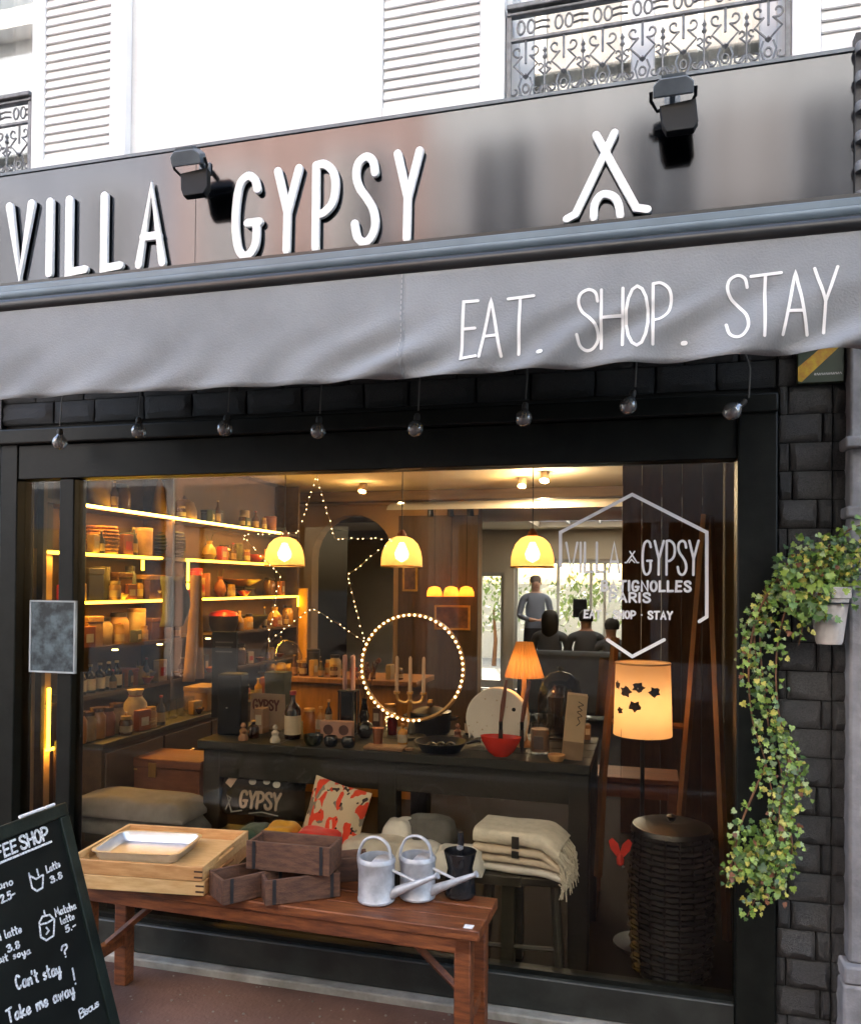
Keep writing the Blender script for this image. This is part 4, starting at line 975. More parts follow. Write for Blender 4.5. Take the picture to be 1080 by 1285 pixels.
# grey blankets at the far left
for k, (mt_, lab) in enumerate(((gfelt,'lower grey blanket of the pile at the left window corner'), (mat('mid_grey_felt', (.20,.19,.185), .95, var=.15, scale=14),'upper grey blanket of the pile at the left window corner'))):
    a_, b_ = at(92, 1030, .2), at(250, 1030, .2); slump('grey_blanket', lab, 'blanket', ((a_.x+b_.x)/2, .22, LZ+.075*k), b_.x-a_.x-.04*k, .27, .085, mt_, -.03+.05*k, 11+k, 'grey blankets in the window')
# stool with fringed blankets
ps = at(655,1095,.24)
st = thing('dark_stool', 'dark wooden stool carrying the fringed blankets', 'stool', (ps.x, .24, .03), .1)
obj('seat', MB().box(-.17,.17,-.13,.13,LZ-.07,LZ-.032), darkwood, st, bevel=.01)
for sx in (-1, 1):
    for sy in (-1, 1): obj('leg', MB().tube([(sx*.13,sy*.09,LZ-.071),(sx*.155,sy*.11,0)], .017, 8), darkwood, st)
obj('rung', MB().tube([(-.145,-.1,.14),(.145,-.1,.14)], .010, 6), darkwood, st)
wool = mat('cream_wool', (.84,.79,.68), .95, var=.12, scale=25, bump=.35, bscale=120, sheen=.3); wool2 = mat('beige_wool', (.70,.60,.48), .95, var=.12, scale=25, bump=.35, bscale=120)
def blanket(z, w_, d_, h, mt, label, seed, fringe):
    t = thing('fringed_blanket', label, 'blanket', (ps.x+.005, .225, z), rad(-7), 'fringed wool blankets on the stool')
    def sec(i, j):
        x = -w_/2+w_*i; a = 2*math.pi*j; y, zz = math.cos(a), math.sin(a)
        yy = d_/2*math.copysign(abs(y)**.45, y); hz = h/2+h/2*math.copysign(abs(zz)**.6, zz)
        drop = -.35*max(0, (i-.78))**1.3
        return (x, yy*(1+.03*mnoise.noise((x*9,y,seed))), hz+drop*(1.0 if fringe else .25)+.006*mnoise.noise((x*7,y*2,seed)))
    q = MB().grid(sec, 16, 20); obj('folded_body', q, mt, t, ang=80)
    rn = random.Random(seed); fq = MB()
    x1 = w_/2
    dz = -.35*(.22)**1.3 if fringe else -.02
    for k in range(60 if fringe else 22):
        y = rn.uniform(-d_/2, d_/2); ln = rn.uniform(.05,.11) if fringe else .04; z0_ = h*rn.uniform(.2,.9)+dz
        fq.tube([(x1-.008,y,z0_),(x1+rn.uniform(.008,.03),y+rn.uniform(-.01,.01),z0_-ln*.4),(x1+rn.uniform(.0,.035),y+rn.uniform(-.018,.018),z0_-ln)], [.0035,.003,.002], 4)
    o = obj('fringe', fq, wool, t); o['kind'] = 'stuff'
    if fringe: obj('label_tab', MB().box(-.012,.016,-d_/2-.006,-d_/2+.004,h*.05,h*.75), mat('tab_black', (.02,.02,.018), .8), t)
zz = LZ
for k, (h, mt_, lab) in enumerate(((.036,linen2,'bottom pale blanket of the fringed stack on the stool'), (.034,wool2,'middle beige blanket of the fringed stack on the stool'), (.036,wool2,'second fringed blanket from the top of the stack on the stool'), (.065,wool,'top cream wool blanket with long fringe and black tab'))):
    blanket(zz, .36-.004*k, .24, h, mt_, lab, 20+k, k >= 2); zz += h*.97
# black wicker basket
pbk = at(842,1228,.34)
bs = thing('lidded_basket', 'tall black wicker basket with lid standing inside the window', 'basket', (pbk.x, .42, .03))
bh = at(842,1050,.34).z-.03
R0 = .155
blk = mat('black_cane', (.012,.011,.010), .35, var=.5, scale=30)
q = MB(); NB = 26
obj('core', MB().lathe([(0,0),(R0*.9,0),(R0*1.02,bh*.5),(R0*.93,bh),(0,bh)], 24), mat('basket_inner', (.006,.006,.006), .8), bs)
for k in range(NB):
    zq = bh*(k+.5)/NB; rr = R0*(.93+.12*math.sin(math.pi*min(1, zq/bh*.95)))
    pts = [((rr+.006*(1 if (j+k) % 2 else -1))*math.cos(2*math.pi*j/24), (rr+.006*(1 if (j+k) % 2 else -1))*math.sin(2*math.pi*j/24), zq) for j in range(24)]
    obj('cane_ring', MB().tube(pts, bh/NB*.5, 4, closed=True), blk, bs)
for k in range(18): a = 2*math.pi*k/18; obj('cane_upright', MB().tube([(R0*.96*math.cos(a),R0*.96*math.sin(a),0),(R0*1.08*math.cos(a),R0*1.08*math.sin(a),bh*.5),(R0*.98*math.cos(a),R0*.98*math.sin(a),bh)], .006, 4), blk, bs)
ld = obj('lid', MB().lathe([(0,bh+.03),(R0*.5,bh+.045),(R0*1.0,bh+.022),(R0*1.06,bh+.004),(R0*1.0,bh)], 24), blk, bs); obj('lid_knob', MB().lathe([(.012,bh+.04),(.022,bh+.06),(.0,bh+.07)], 12), blk, ld)
# red paper butterfly
pr = at(778,1072,.30)
rb = thing('red_ornament', 'bright red two-winged paper ornament hanging beside the black basket', 'ornament', pr)
redp = mat('red_paper', (.55,.025,.012), .6, var=.2, scale=30)
for s_, tl in ((-1, .5), (1, -.25)):
    wing = [(0,-.02),(.018,-.005),(.03,.03),(.026,.062),(.008,.07),(-.006,.04)]
    o = obj('wing', MB().prism([(x*s_, y) for x, y in wing], -.0008, .0008, RY(s_*rad(20)) @ RX(rad(90))), redp, rb)
obj('body', MB().lathe([(0,-.05),(.014,-.04),(.016,-.02),(.006,0),(0,.005)], 10), redp, rb); obj('bead', MB().lathe([(0,-.007),(.007,0),(0,.007)], 8, (.012,-.004,-.048)), alu, rb)
obj('thread', MB().tube([(0,0,0),(0,.01,.5)], .0008, 3), dark_iron, rb)

# ================================================================ DISPLAY TABLE AND WHAT STANDS ON IT
TZ = .87
tb_ = thing('display_table', 'dark green-black display table behind the window', 'table', (-1.1,.60,.03))
tmat = mat('table_paint', (.0075,.007,.0035), .6, var=.4, scale=6, bump=.15)
for k in range(4): obj('top_plank', MB().box(-.90,.88,-.32+.155*k+.0015,-.32+.155*(k+1)-.0015,TZ-.07,TZ-.03), tmat, tb_, bevel=.004)
obj('apron', MB().box(-.86,.84,-.295,-.27,TZ-.20,TZ-.0705), tmat, tb_, bevel=.004); obj('apron', MB().box(-.86,.84,.25,.275,TZ-.20,TZ-.0705), tmat, tb_, bevel=.004)
for sx in (-.88,-.03,.79):
    for sy in (-.298,.205): obj('leg', MB().box(sx,sx+.085,sy,sy+.085,0,TZ-.0708), tmat, tb_, bevel=.006)
def tb(u, v):
    p = atz(u, v, TZ); p.y = min(.88, max(.33, p.y)); p2 = at(u, v, p.y); p2.z = TZ+.001; return p2
def px_h(p, v): return at(0+540, v, p.y).z     # unused helper kept for measuring
def hgt(u, v, p): return max(.01, at(u, v, p.y).z-TZ)
def lathe_thing(name, label, cat, p, parts, group=None, rz=0):
    t = thing(name, label, cat, p, rz, group)
    for pn, prof, mt_ in parts: obj(pn, MB().lathe(prof, 20), mt_, t)
    return t
p = tb(292,921); h = hgt(292,845,p)
t = thing('black_case', 'tall black upright case at the left end of the display table', 'case', p, .1)
obj('body', MB().box(-.06,.06,-.05,.05,0,h), lamp_black, t, bevel=.01); obj('clasp', MB().lathe([(0,-.004),(.006,0),(0,.004)], 8, (-.01,-.052,h*.45)), alu, t)
p = tb(282,912); p.y = .86; p = at(281,930,.86); p.z = TZ+.001; h = hgt(281,793,p)
t = thing('black_menu_board', 'black board with faint grey lines behind the black case', 'board', p, .08)
obj('panel', MB().box(-.07,.07,-.01,.01,0,h), lamp_black, t)
obj('lines', MB().box(-.05,.05,-.0125,-.0103,h-.06,h-.052).box(-.05,.04,-.0125,-.0103,h-.085,h-.078).box(-.05,.045,-.0125,-.0103,h-.11,h-.103), mat('grey_print', (.10,.10,.09), .8), t)
p = tb(336,914); h = hgt(336,871,p)
t = thing('paper_bag', 'small pale paper bag with red lettering on the display table', 'bag', p, -.05)
obj('bag', MB().add([(-.085,-.03,0),(.085,-.03,0),(.085,.03,0),(-.085,.03,0),(-.088,-.012,h),(.088,-.012,h),(.088,.012,h),(-.088,.012,h)], [(0,1,2,3),(0,1,5,4),(1,2,6,5),(2,3,7,6),(3,0,4,7)]), mat('pale_kraft', (.42,.30,.22), .85, var=.12), t)
q = MB(); draw_text(q, 'GYPSY', -.07,.07,h*.55,h*.28,.009,.034,.035,FACADE @ TR((0,0,-.013)) @ TR((0,0,0))); obj('lettering', q, mat('red_print', (.14,.035,.03), .8), t)
p = at(348,930,.84); p.z = TZ+.001; h = hgt(348,844,p)
t = thing('green_box', 'square grey-green box standing behind the paper bag', 'box', p)
obj('carton', MB().box(-.055,.055,-.045,.045,0,h), mat('grey_green_card', (.07,.075,.045), .8), t, bevel=.003); obj('lid', MB().box(-.057,.057,-.047,.047,h-.03,h+.003), mat('grey_green_lid', (.09,.095,.055), .8), t, bevel=.002)
p = tb(367,927); h = hgt(367,868,p)
bot = mat('dark_bottle', (.02,.006,.004), .12, var=.2); cream = mat('cream_label', (.55,.45,.32), .8)
def bottle(name, label, p, h, r, mtb=bot, lab=True, cap=None, group=None):
    t = thing(name, label, 'bottle', p, 0, group)
    obj('glass', MB().lathe([(0,0),(r*.95,0),(r,.006),(r,h*.58),(r*.8,h*.68),(r*.33,h*.78),(r*.3,h*.95),(r*.38,h*.96),(r*.38,h),(0,h)], 18), mtb, t)
    if lab: obj('label', MB().lathe([(r+.0008,h*.1),(r+.0008,h*.5)], 18), cream, t)
    if cap: obj('cap', MB().lathe([(r*.42,h*.93),(r*.42,h*1.01),(0,h*1.02)], 12), cap, t)
    return t
bottle('wine_bottle', 'dark bottle with cream label and red neck on the display table', p, h, .038, bot, True, mat('red_foil', (.35,.02,.02), .4))
p = tb(388,922); lathe_thing('orange_jar', 'small orange glass jar beside the dark bottle', 'jar', p, [('jar',[(0,0),(.026,0),(.03,.01),(.03,.085),(.024,.10),(.024,.11),(0,.11)],mat('orange_glass',(.55,.17,.03),.2)), ('lid',[(0,.111),(.027,.111),(.027,.125),(0,.127)],brass)])
p = tb(393,941); lathe_thing('dark_bowl', 'small dark green bowl at the table front edge', 'bowl', p, [('bowl',[(0,0),(.03,0),(.042,.02),(.045,.045),(.042,.045),(.036,.02),(0,.012)],mat('dark_green_glaze',(.015,.02,.012),.25))])
p = tb(423,926); h = hgt(423,905,p)
t = thing('pink_card_box', 'flat pink box with two round holes on the display table', 'box', p, .05)
obj('carton', MB().box(-.078,.078,-.02,.02,0,h), mat('dusty_pink_card', (.50,.27,.19), .8), t, bevel=.002)
for s_ in (-1,1): obj('hole', MB().lathe([(0,0),(.024,0),(.024,.0015),(0,.0015)], 18, (0,0,0), TR((s_*.038,-.0205,h*.5)) @ RX(rad(90))), mat('hole_dark', (.09,.03,.02), .8), t)
for k, u_ in enumerate((415,437)):
    p = tb(u_,941); lathe_thing('tealight_glass', ('left' if k == 0 else 'right')+' of two dark glass tealight holders before the pink box', 'tealight', p, [('glass',[(0,0),(.024,0),(.031,.014),(.031,.035),(.026,.045),(.023,.045),(.027,.03),(.02,.008),(0,.008)],ceramic_black), ('wax',[(0,.0085),(.0195,.0085),(.0195,.02),(0,.021)],wax)], 'dark tealight glasses')
p = tb(437,922); h = hgt(437,866,p); h2 = hgt(437,822,p)
t = thing('candle_holder', 'black lantern-shaped holder with two pink candles', 'candle holder', p)
f = MB(); s_ = .036
for a_ in (-1,1):
    for b_ in (-1,1): f.box(a_*s_-.004,a_*s_+.004,b_*s_-.004,b_*s_+.004,0,h-.006)
f.box(-s_-.006,s_+.006,-s_-.006,s_+.006,-.0,.006).box(-s_-.006,s_+.006,-s_-.006,s_+.006,h-.006,h)
obj('holder', f, dark_iron, t); obj('inner_glass', MB().box(-s_+.006,s_-.006,-s_+.006,s_-.006,.0065,h-.0065), ceramic_black, t)
for x in (-.021,.021):
    c_ = obj('candle', MB().lathe([(.011,h),(.011,h2-.006),(.004,h2),(0,h2)], 12, (x,0,.0005)), pinkwax, t); obj('wick', MB().tube([(x,0,h2),(x+.001,0,h2+.01)], .001, 4), dark_iron, c_)
p = tb(458,926); h = hgt(458,893,p); lathe_thing('round_vase', 'round black vase with narrow neck beside the ring light', 'vase', p, [('vase',[(0,0),(.022,0),(.036,.02),(.039,.045),(.03,.068),(.012,.08),(.011,h),(.015,h+.004),(.009,h+.004),(.008,.08),(0,.07)],ceramic_black)])
p = tb(483,942)
t = thing('wooden_board', 'small wooden serving board at the table front', 'board', p); obj('plank', MB().box(-.09,.09,-.035,.05,0,.016), brownwood, t, bevel=.004); obj('handle', MB().box(.0905,.13,-.008,.012,.002,.014), brownwood, t, bevel=.004)
p = tb(474,938); p.z = TZ+.018; lathe_thing('copper_cup', 'small copper cup standing on the wooden board', 'cup', p, [('cup',[(0,0),(.02,0),(.021,.03),(.026,.068),(.024,.068),(.018,.03),(0,.006)],mat('copper',(.60,.25,.12),.3,1))])
p = tb(492,922); lathe_thing('red_glass', 'small dark red glass under the ring light', 'glass', p, [('cup',[(0,0),(.022,0),(.026,.05),(.023,.08),(.021,.08),(.022,.05),(0,.008)],mat('red_glaze',(.10,.008,.008),.15))])
# ---- LED ring lamp
warm = (1.0,.62,.24)
pc_ = at(517,838,.62)
rl = thing('ring_lamp', 'large upright ring lamp lined with warm light dots', 'lamp', (pc_.x, .62, TZ+.001))
zc = pc_.z-TZ; R1 = 66*mpp(pc_)
obj('rim', MB().tube([(R1*math.cos(a),0,zc+R1*math.sin(a)) for a in [2*math.pi*k/60 for k in range(60)]], .010, 6, closed=True), mat('ring_brass', (.45,.25,.09), .4, .6), rl)
obj('foot', MB().lathe([(0,0),(.07,0),(.07,.012),(.02,.02),(.012,max(.03,zc-R1-.008)),(0,max(.03,zc-R1-.008))], 18), darkwood, rl)
q = MB()
for k in range(58):
    a = 2*math.pi*k/58
    if not (rad(-75) < ((a+math.pi) % (2*math.pi))-math.pi < rad(-32)): q.lathe([(0,-.0065),(.0065,0),(0,.0065)], 6, (R1*math.cos(a), -.013, zc+R1*math.sin(a)))
o = obj('light_dots', q, emis('ring_dots', (1,.66,.30), 3.2), rl)
# ---- brass candelabra
p = tb(513,926); p.y = .74; p = at(514,912,.74); p.z = TZ+.001; hA = hgt(514,872,p); hC = hgt(514,824,p)
t = thing('candelabra', 'three-armed brass candelabra with pale candles inside the ring lamp', 'candelabra', p)
obj('stem', MB().lathe([(0,0),(.045,0),(.045,.006),(.014,.016),(.009,.05),(.014,hA*.5),(.008,hA*.8),(.012,hA)], 16), brass, t)
obj('arms', MB().tube(cr([(-.068,0,hA),(-.058,0,hA-.03),(-.02,0,hA-.04),(0,0,hA-.02)], 5), .008, 8).tube(cr([(.068,0,hA),(.058,0,hA-.03),(.02,0,hA-.04),(0,0,hA-.02)], 5), .008, 8), brass, t)
for x in (-.068,0,.068):
    obj('cup', MB().lathe([(.006,hA-.004),(.017,hA+.004),(.017,hA+.014),(.010,hA+.014)], 12, (x,0,0)), brass, t)
    c_ = obj('candle', MB().lathe([(.010,hA+.012),(.0085,hC-.01),(.003,hC),(0,hC)], 10, (x,0,0)), wax, t); obj('wick', MB().tube([(x,0,hC),(x,0,hC+.009)], .001, 4), dark_iron, c_)
# ---- pots
p = tb(540,920); h = hgt(540,888,p)
t = thing('casserole', 'black lidded casserole right of the candelabra', 'pot', p)
obj('body', MB().lathe([(0,0),(.085,0),(.096,.01),(.10,h*.75),(.103,h*.78),(0,h*.78)], 26), cast, t)
ld = obj('lid', MB().lathe([(.102,h*.785),(.1,h*.85),(.05,h),(0,h*1.04)], 26), cast, t); obj('knob', MB().lathe([(.008,h*1.02),(.018,h*1.2),(.012,h*1.3),(0,h*1.32)], 12), brass, ld)
for s_ in (-1,1): obj('handle', MB().tube([(s_*.098,-.03,h*.6),(s_*.13,-.02,h*.62),(s_*.13,.02,h*.62),(s_*.098,.03,h*.6)], .008, 6), cast, t)
p = tb(553,942)
t = thing('frying_pan', 'black cast-iron frying pan at the front of the display table', 'pan', p, .15)
obj('pan', MB().lathe([(0,.0),(.085,.0),(.115,.04),(.118,.042),(.111,.042),(.083,.006),(0,.006)], 28), cast, t)
obj('handle', MB().tube([(.112,.0,.036),(.16,.0,.05),(.175,0,.05)], [.009,.011,.013], 8), cast, t)
for k in range(3): obj('lump', MB().lathe([(0,-.014),(.02,-.006),(.024,.004),(.012,.014),(0,.016)], 10, (-.04+.04*k,.01*(k-1),.022)), mat('dark_gloss', (.02,.02,.02), .1), t)
# ---- white domed ornament and red bowl with brushes
p = tb(621,940); h1, h0 = hgt(621,865,p), hgt(621,918,p); Rr = 40*mpp(p)
t = thing('white_ornament', 'round white speckled ornament with scalloped edge behind the red bowl', 'ornament', (p.x, p.y+.06, p.z))
n = 40; out = []
cz = h1-Rr
for k in range(n):
    a = 2*math.pi*k/n; r_ = Rr*(1-.0*k)
    x, z = r_*math.cos(a), cz+r_*math.sin(a)
    if math.sin(a) < -.35: z = cz-.35*Rr-(.02+.035*abs(math.sin(a*5)))*1.0
    out.append((x, max(.0, z)))
o = obj('disc', MB().prism(out, -.03, .03, FACADE), mat('speckled_white', (.86,.82,.74), .7, var=.06, spots=((.55,.45,.34), 34, .12)), t, bevel=.022)
obj('eyelet', MB().lathe([(0,0),(.009,0),(.009,.003),(0,.003)], 12, (0,0,0), TR((Rr*.55,-.031,cz+Rr*.35)) @ RX(rad(90))), lamp_black, t)
obj('stand', MB().box(-.04,.04,-.028,.028,0,.02), darkwood, t)
p2 = tb(627,957); p2.y = min(p2.y, .345)
redg = mat('red_enamel', (.62,.03,.012), .25, var=.1)
t = thing('red_bowl', 'glossy red bowl at the table edge before the white ornament', 'bowl', (p2.x, .345, TZ+.001))
obj('bowl', MB().lathe([(0,0),(.03,0),(.055,.02),(.078,.06),(.088,.085),(.084,.085),(.072,.058),(.045,.02),(0,.012)], 26, (0,0,0), None, 1, .62), redg, t)
for k, (x, tl) in enumerate(((0.0, .02), (.078, .03))):
    t = thing('brush', ('left' if k == 0 else 'right')+' of two brown-handled brushes standing by the red bowl', 'brush', (p2.x+x, .345+.0+.08*k, TZ+.003 if k else TZ+.014), 0, 'brown-handled brushes')
    L_ = .31
    obj('handle', MB().tube([(0,0,.13),(tl*.3,.01,.2),(tl,.015,L_)], [.008,.011,.006], 8), mat('brush_wood', (.16,.045,.025), .5), t)
    obj('ferrule', MB().lathe([(.008,.10),(.009,.13),(.008,.135)], 10), lamp_black, t); obj('bristle', MB().lathe([(.002,0),(.010,.03),(.009,.1)], 10), mat('bristle', (.05,.035,.025), .9), t)
# ---- table lamp with pleated shade
p = at(657,925,.60); p.z = TZ+.001
t = thing('pleated_lamp', 'lit table lamp with orange pleated cone shade', 'lamp', p)
hs0, hs1 = hgt(657,850,p), hgt(657,806,p)
obj('base', MB().lathe([(0,0),(.05,0),(.05,.01),(.02,.025),(.012,.06),(.022,hs0*.55),(.012,hs0*.8),(.008,hs0+.03),(0,hs0+.03)], 18), mat('lamp_base_wood', (.55,.30,.12), .5), t)
q = MB(); V = []; npl = 48
for k in range(npl):
    a = 2*math.pi*k/npl; e_ = 1.06 if k % 2 else .95
    V += [(.085*e_*math.cos(a), .085*e_*math.sin(a), hs0), (.036*e_*math.cos(a), .036*e_*math.sin(a), hs1)]
q.add(V, [(2*k, 2*((k+1) % npl), 2*((k+1) % npl)+1, 2*k+1) for k in range(npl)])
obj('shade', q, shade_mat('pleat_orange', (.66,.38,.15), .5), t, ang=10)
obj('bulb', MB().lathe([(0,-.018),(.018,0),(.012,.018),(0,.024)], 10, (0,0,hs0+.06)), emis('bulb_warm', (1,.60,.25), 5), t)
lamp('lamp_light', (p.x, p.y-.001, TZ+hs0+.02), 0.25, (1,.5,.2), .02)
# ---- glass jar, candle, tall box, dish
p = tb(702,922); h = hgt(702,842,p)
t = thing('glass_cloche', 'large dark glass cloche behind the tall pale box', 'cloche', p)
obj('dome', MB().lathe([(.105,.012),(.107,h*.6),(.09,h*.85),(.05,h*.96),(0,h)], 26), thin_glass('smoked_glass', (.55,.52,.48), .06), t); obj('plinth', MB().lathe([(0,0),(.115,0),(.115,.011),(0,.0115)], 26), darkwood, t); obj('knob', MB().lathe([(.006,h-.002),(.015,h+.012),(0,h+.024)], 12), clear_glass, t)
obj('dried_seedhead', MB().lathe([(0,.012),(.03,.02),(.012,.09),(.05,.14),(.06,.19),(.03,.24),(0,.25)], 12), mat('dried_brown', (.06,.035,.02), .9), t)
p = tb(677,946); h = hgt(677,908,p)
t = thing('jar_candle', 'candle in a glass jar with a dark label', 'candle', p)
obj('jar', MB().lathe([(0,0),(.040,0),(.042,.006),(.042,h),(.039,h),(.039,.01),(0,.01)], 22), clear_glass, t); obj('wax', MB().lathe([(0,.011),(.038,.011),(.038,h*.82),(0,h*.82)], 20), mat('beige_wax', (.40,.22,.14), .6), t)
obj('label', MB().box(-.02,.02,-.0445,-.0425,h*.2,h*.62), mat('brown_label', (.07,.05,.045), .7), t)
p = tb(717,952); h = hgt(717,871,p)
t = thing('tall_box', 'tall pale card box with handwritten script leaning slightly', 'box', p); t.rotation_euler = (0, rad(5), .1)
obj('carton', MB().box(-.042,.042,-.035,.035,0,h), mat('pale_card', (.52,.38,.24), .8, var=.08), t, bevel=.003)
q = MB(); q.ribbon([(p_.x, p_.y) for p_ in cr([(0,0,0),(.012,.02,0),(.02,0,0),(.034,.016,0),(.042,-.002,0),(.058,.018,0),(.066,.002,0),(.085,.012,0),(.10,0,0)], 4)], .0032, 0, .0006, FACADE @ TR((.006,h*.9,.0355)) @ RZ(rad(-90))); obj('lettering', q, mat('ink', (.03,.025,.02), .8), t)
obj('lower_band', MB().box(-.0425,.0425,-.0358,.0358,0,h*.28), mat('card_brown', (.26,.17,.10), .8), t)
p = tb(698,956); p.y = .33; lathe_thing('wooden_dish', 'tiny pale wooden dish at the table edge', 'dish', p, [('dish',[(0,0),(.026,0),(.036,.016),(.036,.026),(.032,.026),(.022,.012),(0,.01)],oak)])
# ---- drum floor lamp
pl_ = at(806,922,.62); pt_ = at(806,832,.62); r_ = 36*mpp(pl_)
t = thing('drum_floor_lamp', 'lit floor lamp with cream drum shade printed with dark leaves', 'lamp', (pl_.x, .62, .03)); z0, z1 = pl_.z-.03, pt_.z-.03
obj('shade', MB().lathe([(r_,z0),(r_*.93,z1)], 36), shade_mat('drum_cream', (.90,.70,.46), .6), t)
obj('shade_ring', MB().tube([(r_*.93*math.cos(2*math.pi*k/30), r_*.93*math.sin(2*math.pi*k/30), z1) for k in range(30)], .004, 5, closed=True), mat('ring_cream', (.8,.55,.25), .6), t)
obj('pole', MB().tube([(0,0,.02),(0,0,z0+.14)], .009, 8), dark_iron, t); obj('base', MB().lathe([(0,0),(.12,0),(.12,.012),(.02,.024),(0,.024)], 22), dark_iron, t)
obj('bulb', MB().lathe([(0,-.03),(.03,0),(.018,.03),(0,.04)], 12, (0,0,z0+.17)), emis('bulb_soft', (1,.62,.28), 1.2), t)
leafm = mat('leaf_print', (.05,.03,.02), .9, var=.3)
for k, (a, zf, s_) in enumerate(((-2.65,.70,.022),(-2.2,.63,.028),(-1.72,.70,.026),(-1.84,.44,.027),(-1.15,.64,.026),(-2.45,.36,.018))):
    q = MB(); rz_ = r_*(1-.07*zf)+.0012; V = []
    for j in range(12):
        b = 2*math.pi*j/12; rr = s_*(1+.28*math.sin(5*b+k)); V.append((rz_*math.cos(a+rr*math.cos(b)/r_), rz_*math.sin(a+rr*math.cos(b)/r_), z0+(z1-z0)*zf+rr*.8*math.sin(b)))
    q.add(V, [tuple(range(12))]); obj('leaf_print', q, leafm, t, smooth=False)
lamp('drum_lamp_light', (pl_.x, .62, .03+z0+.12), 0.42, (1,.60,.32), .04)
# ---- more of the crowded table top
def tt(u, v): return tb(u, v)
amb = mat('amber_glow_glass', (.50,.22,.04), .12, var=.2)
for k, (u, v, lab) in enumerate(((402,918,'small amber bottle behind the pink box'), (412,914,'slim brown bottle next to the small amber bottle'), (318,926,'short dark flask before the paper bag'), (505,934,'clear amber bottle on the right of the wooden board'), (590,922,'squat brown bottle between casserole and white ornament'))):
    bottle('little_bottle', lab, tt(u, v), [.12,.14,.08,.09,.11][k], [.022,.017,.026,.022,.028][k], amb if k in (0,3) else bot, k != 2, brass)
p = tt(489,914); t = thing('light_jar', 'glass jar heaped with glowing fairy lights beside the ring lamp', 'jar', p); obj('jar', MB().lathe([(0,0),(.034,0),(.036,.01),(.036,.08),(.026,.1),(.026,.11)], 18), clear_glass, t)
q = MB(); rj = random.Random(12)
for _ in range(26): a = rj.uniform(0,6.28); r_j = .026*math.sqrt(rj.random()); q.lathe([(0,-.0035),(.0035,0),(0,.0035)], 6, (r_j*math.cos(a), r_j*math.sin(a), rj.uniform(.008,.075)))
obj('fairy_bulbs', q, emis('fairy', (1,.66,.32), 1.6), t); obj('lid', MB().lathe([(.029,.1105),(.029,.122),(0,.124)], 14), brass, t)
for k, (u, v, c_, lab) in enumerate(((345,936,(.50,.44,.36),'little white porcelain figure before the wine bottle'), (305,934,(.30,.14,.06),'little brown wooden figure at the left front of the table'), (574,930,(.20,.08,.05),'little red-brown clay figure beside the frying pan'))):
    p = tt(u, v); t = thing('figurine', lab, 'figurine', p); mm_ = mat('figure_clay_%d' % k, c_, .5); obj('body', MB().lathe([(0,0),(.022,0),(.024,.012),(.014,.03),(.018,.045),(.008,.056),(0,.058)], 14), mm_, t); obj('head', MB().lathe([(0,.056),(.011,.062),(.012,.07),(.006,.08),(0,.081)], 12), mm_, t)
for k, (u, v, w_, h, c_, lab) in enumerate(((322,922,.05,.12,(.30,.17,.09),'upright brown book beside the paper bag'), (470,915,.04,.10,(.12,.05,.03),'dark red upright book behind the copper cup'), (648,930,.05,.06,(.34,.24,.16),'low tan gift box right of the white ornament'), (735,930,.03,.07,(.22,.13,.07),'small brown box at the right end of the display table'))):
    p = tt(u, v); p.y = min(.86, p.y+.05); t = thing('small_box', lab, 'box', p, .1*k-.1); obj('carton', MB().box(-w_/2,w_/2,-.03,.03,0,h), mat('carton_%d' % k, c_, .7, var=.15), t, bevel=.003); obj('paper_label', MB().box(-w_*.35,w_*.35,-.0312,-.0302,h*.35,h*.75), cream, t)
p = tt(455,912); p.y = .86; t = thing('dried_flowers', 'bunch of dried flowers in a slim brown vase behind the candles', 'flowers', p)
obj('vase', MB().lathe([(0,0),(.02,0),(.026,.05),(.012,.12),(.015,.14),(.010,.14),(0,.1)], 14), ceramic_black, t); rj = random.Random(4)
for _ in range(11):
    e_ = Vector((rj.gauss(0,.05), rj.gauss(0,.03), rj.uniform(.24,.36))); st_ = obj('stem', MB().tube([(0,0,.1), e_*.6+Vector((0,0,.05)), e_], .0016, 4), stem_mat, t); obj('bloom', MB().lathe([(0,-.014),(.012,-.004),(.010,.008),(0,.016)], 8, e_), mat('dry_bloom', (.30,.12,.06), .9, var=.4, rnd=.3), st_)

# ---- narrow red-brown console behind the drum lamp, cloth, easel
a_, b_ = at(738,972,1.0), at(852,978,1.0)
t = thing('console_table', 'narrow red-brown wooden console behind the drum lamp', 'table', ((a_.x+b_.x)/2, 1.1, .03)); hw = (b_.x-a_.x)/2; hz = a_.z-.03
obj('top', MB().box(-hw,hw,-.12,.14,hz-.025,hz), chestwood, t, bevel=.004); obj('apron', MB().box(-hw+.03,hw-.03,-.10,-.08,hz-.10,hz-.0255), chestwood, t)
for sx in (-1,1):
    for sy in (-.1,.12): obj('leg', MB().box(sx*(hw-.03)-.02,sx*(hw-.03)+.02,sy-.02,sy+.02,0,hz-.0255), chestwood, t)
ea = thing('wooden_easel', 'tall brown wooden easel leaning at the right of the window', 'easel', (at(840,1000,.85).x, .85, .03))
e0 = Vector((ea.location.x, .85, .03))
def ep(u, v, Y): return at(u, v, Y)-e0
for n_, P in (('leg',((885,645,.55),(855,1010,.80),(846,1150,.86))), ('leg',((772,800,.85),(757,965,.82),(750,1100,.80))), ('leg',((890,648,.6),(905,1000,.62),(912,1180,.62)))):
    obj(n_, MB().tube([ep(*x) for x in P], .019, 4), brownwood, ea)
obj('crossbar', MB().tube([ep(762,905,.84), ep(862,912,.80)], .014, 4), brownwood, ea)
hc = at(760,862,.95)
q = MB().grid(lambda i, j: (-.05+.10*i*(1-.25*j)+.02*j, .02*math.sin(i*9+j*2)*(1-.5*j), -.14+.28*j), 14, 6)
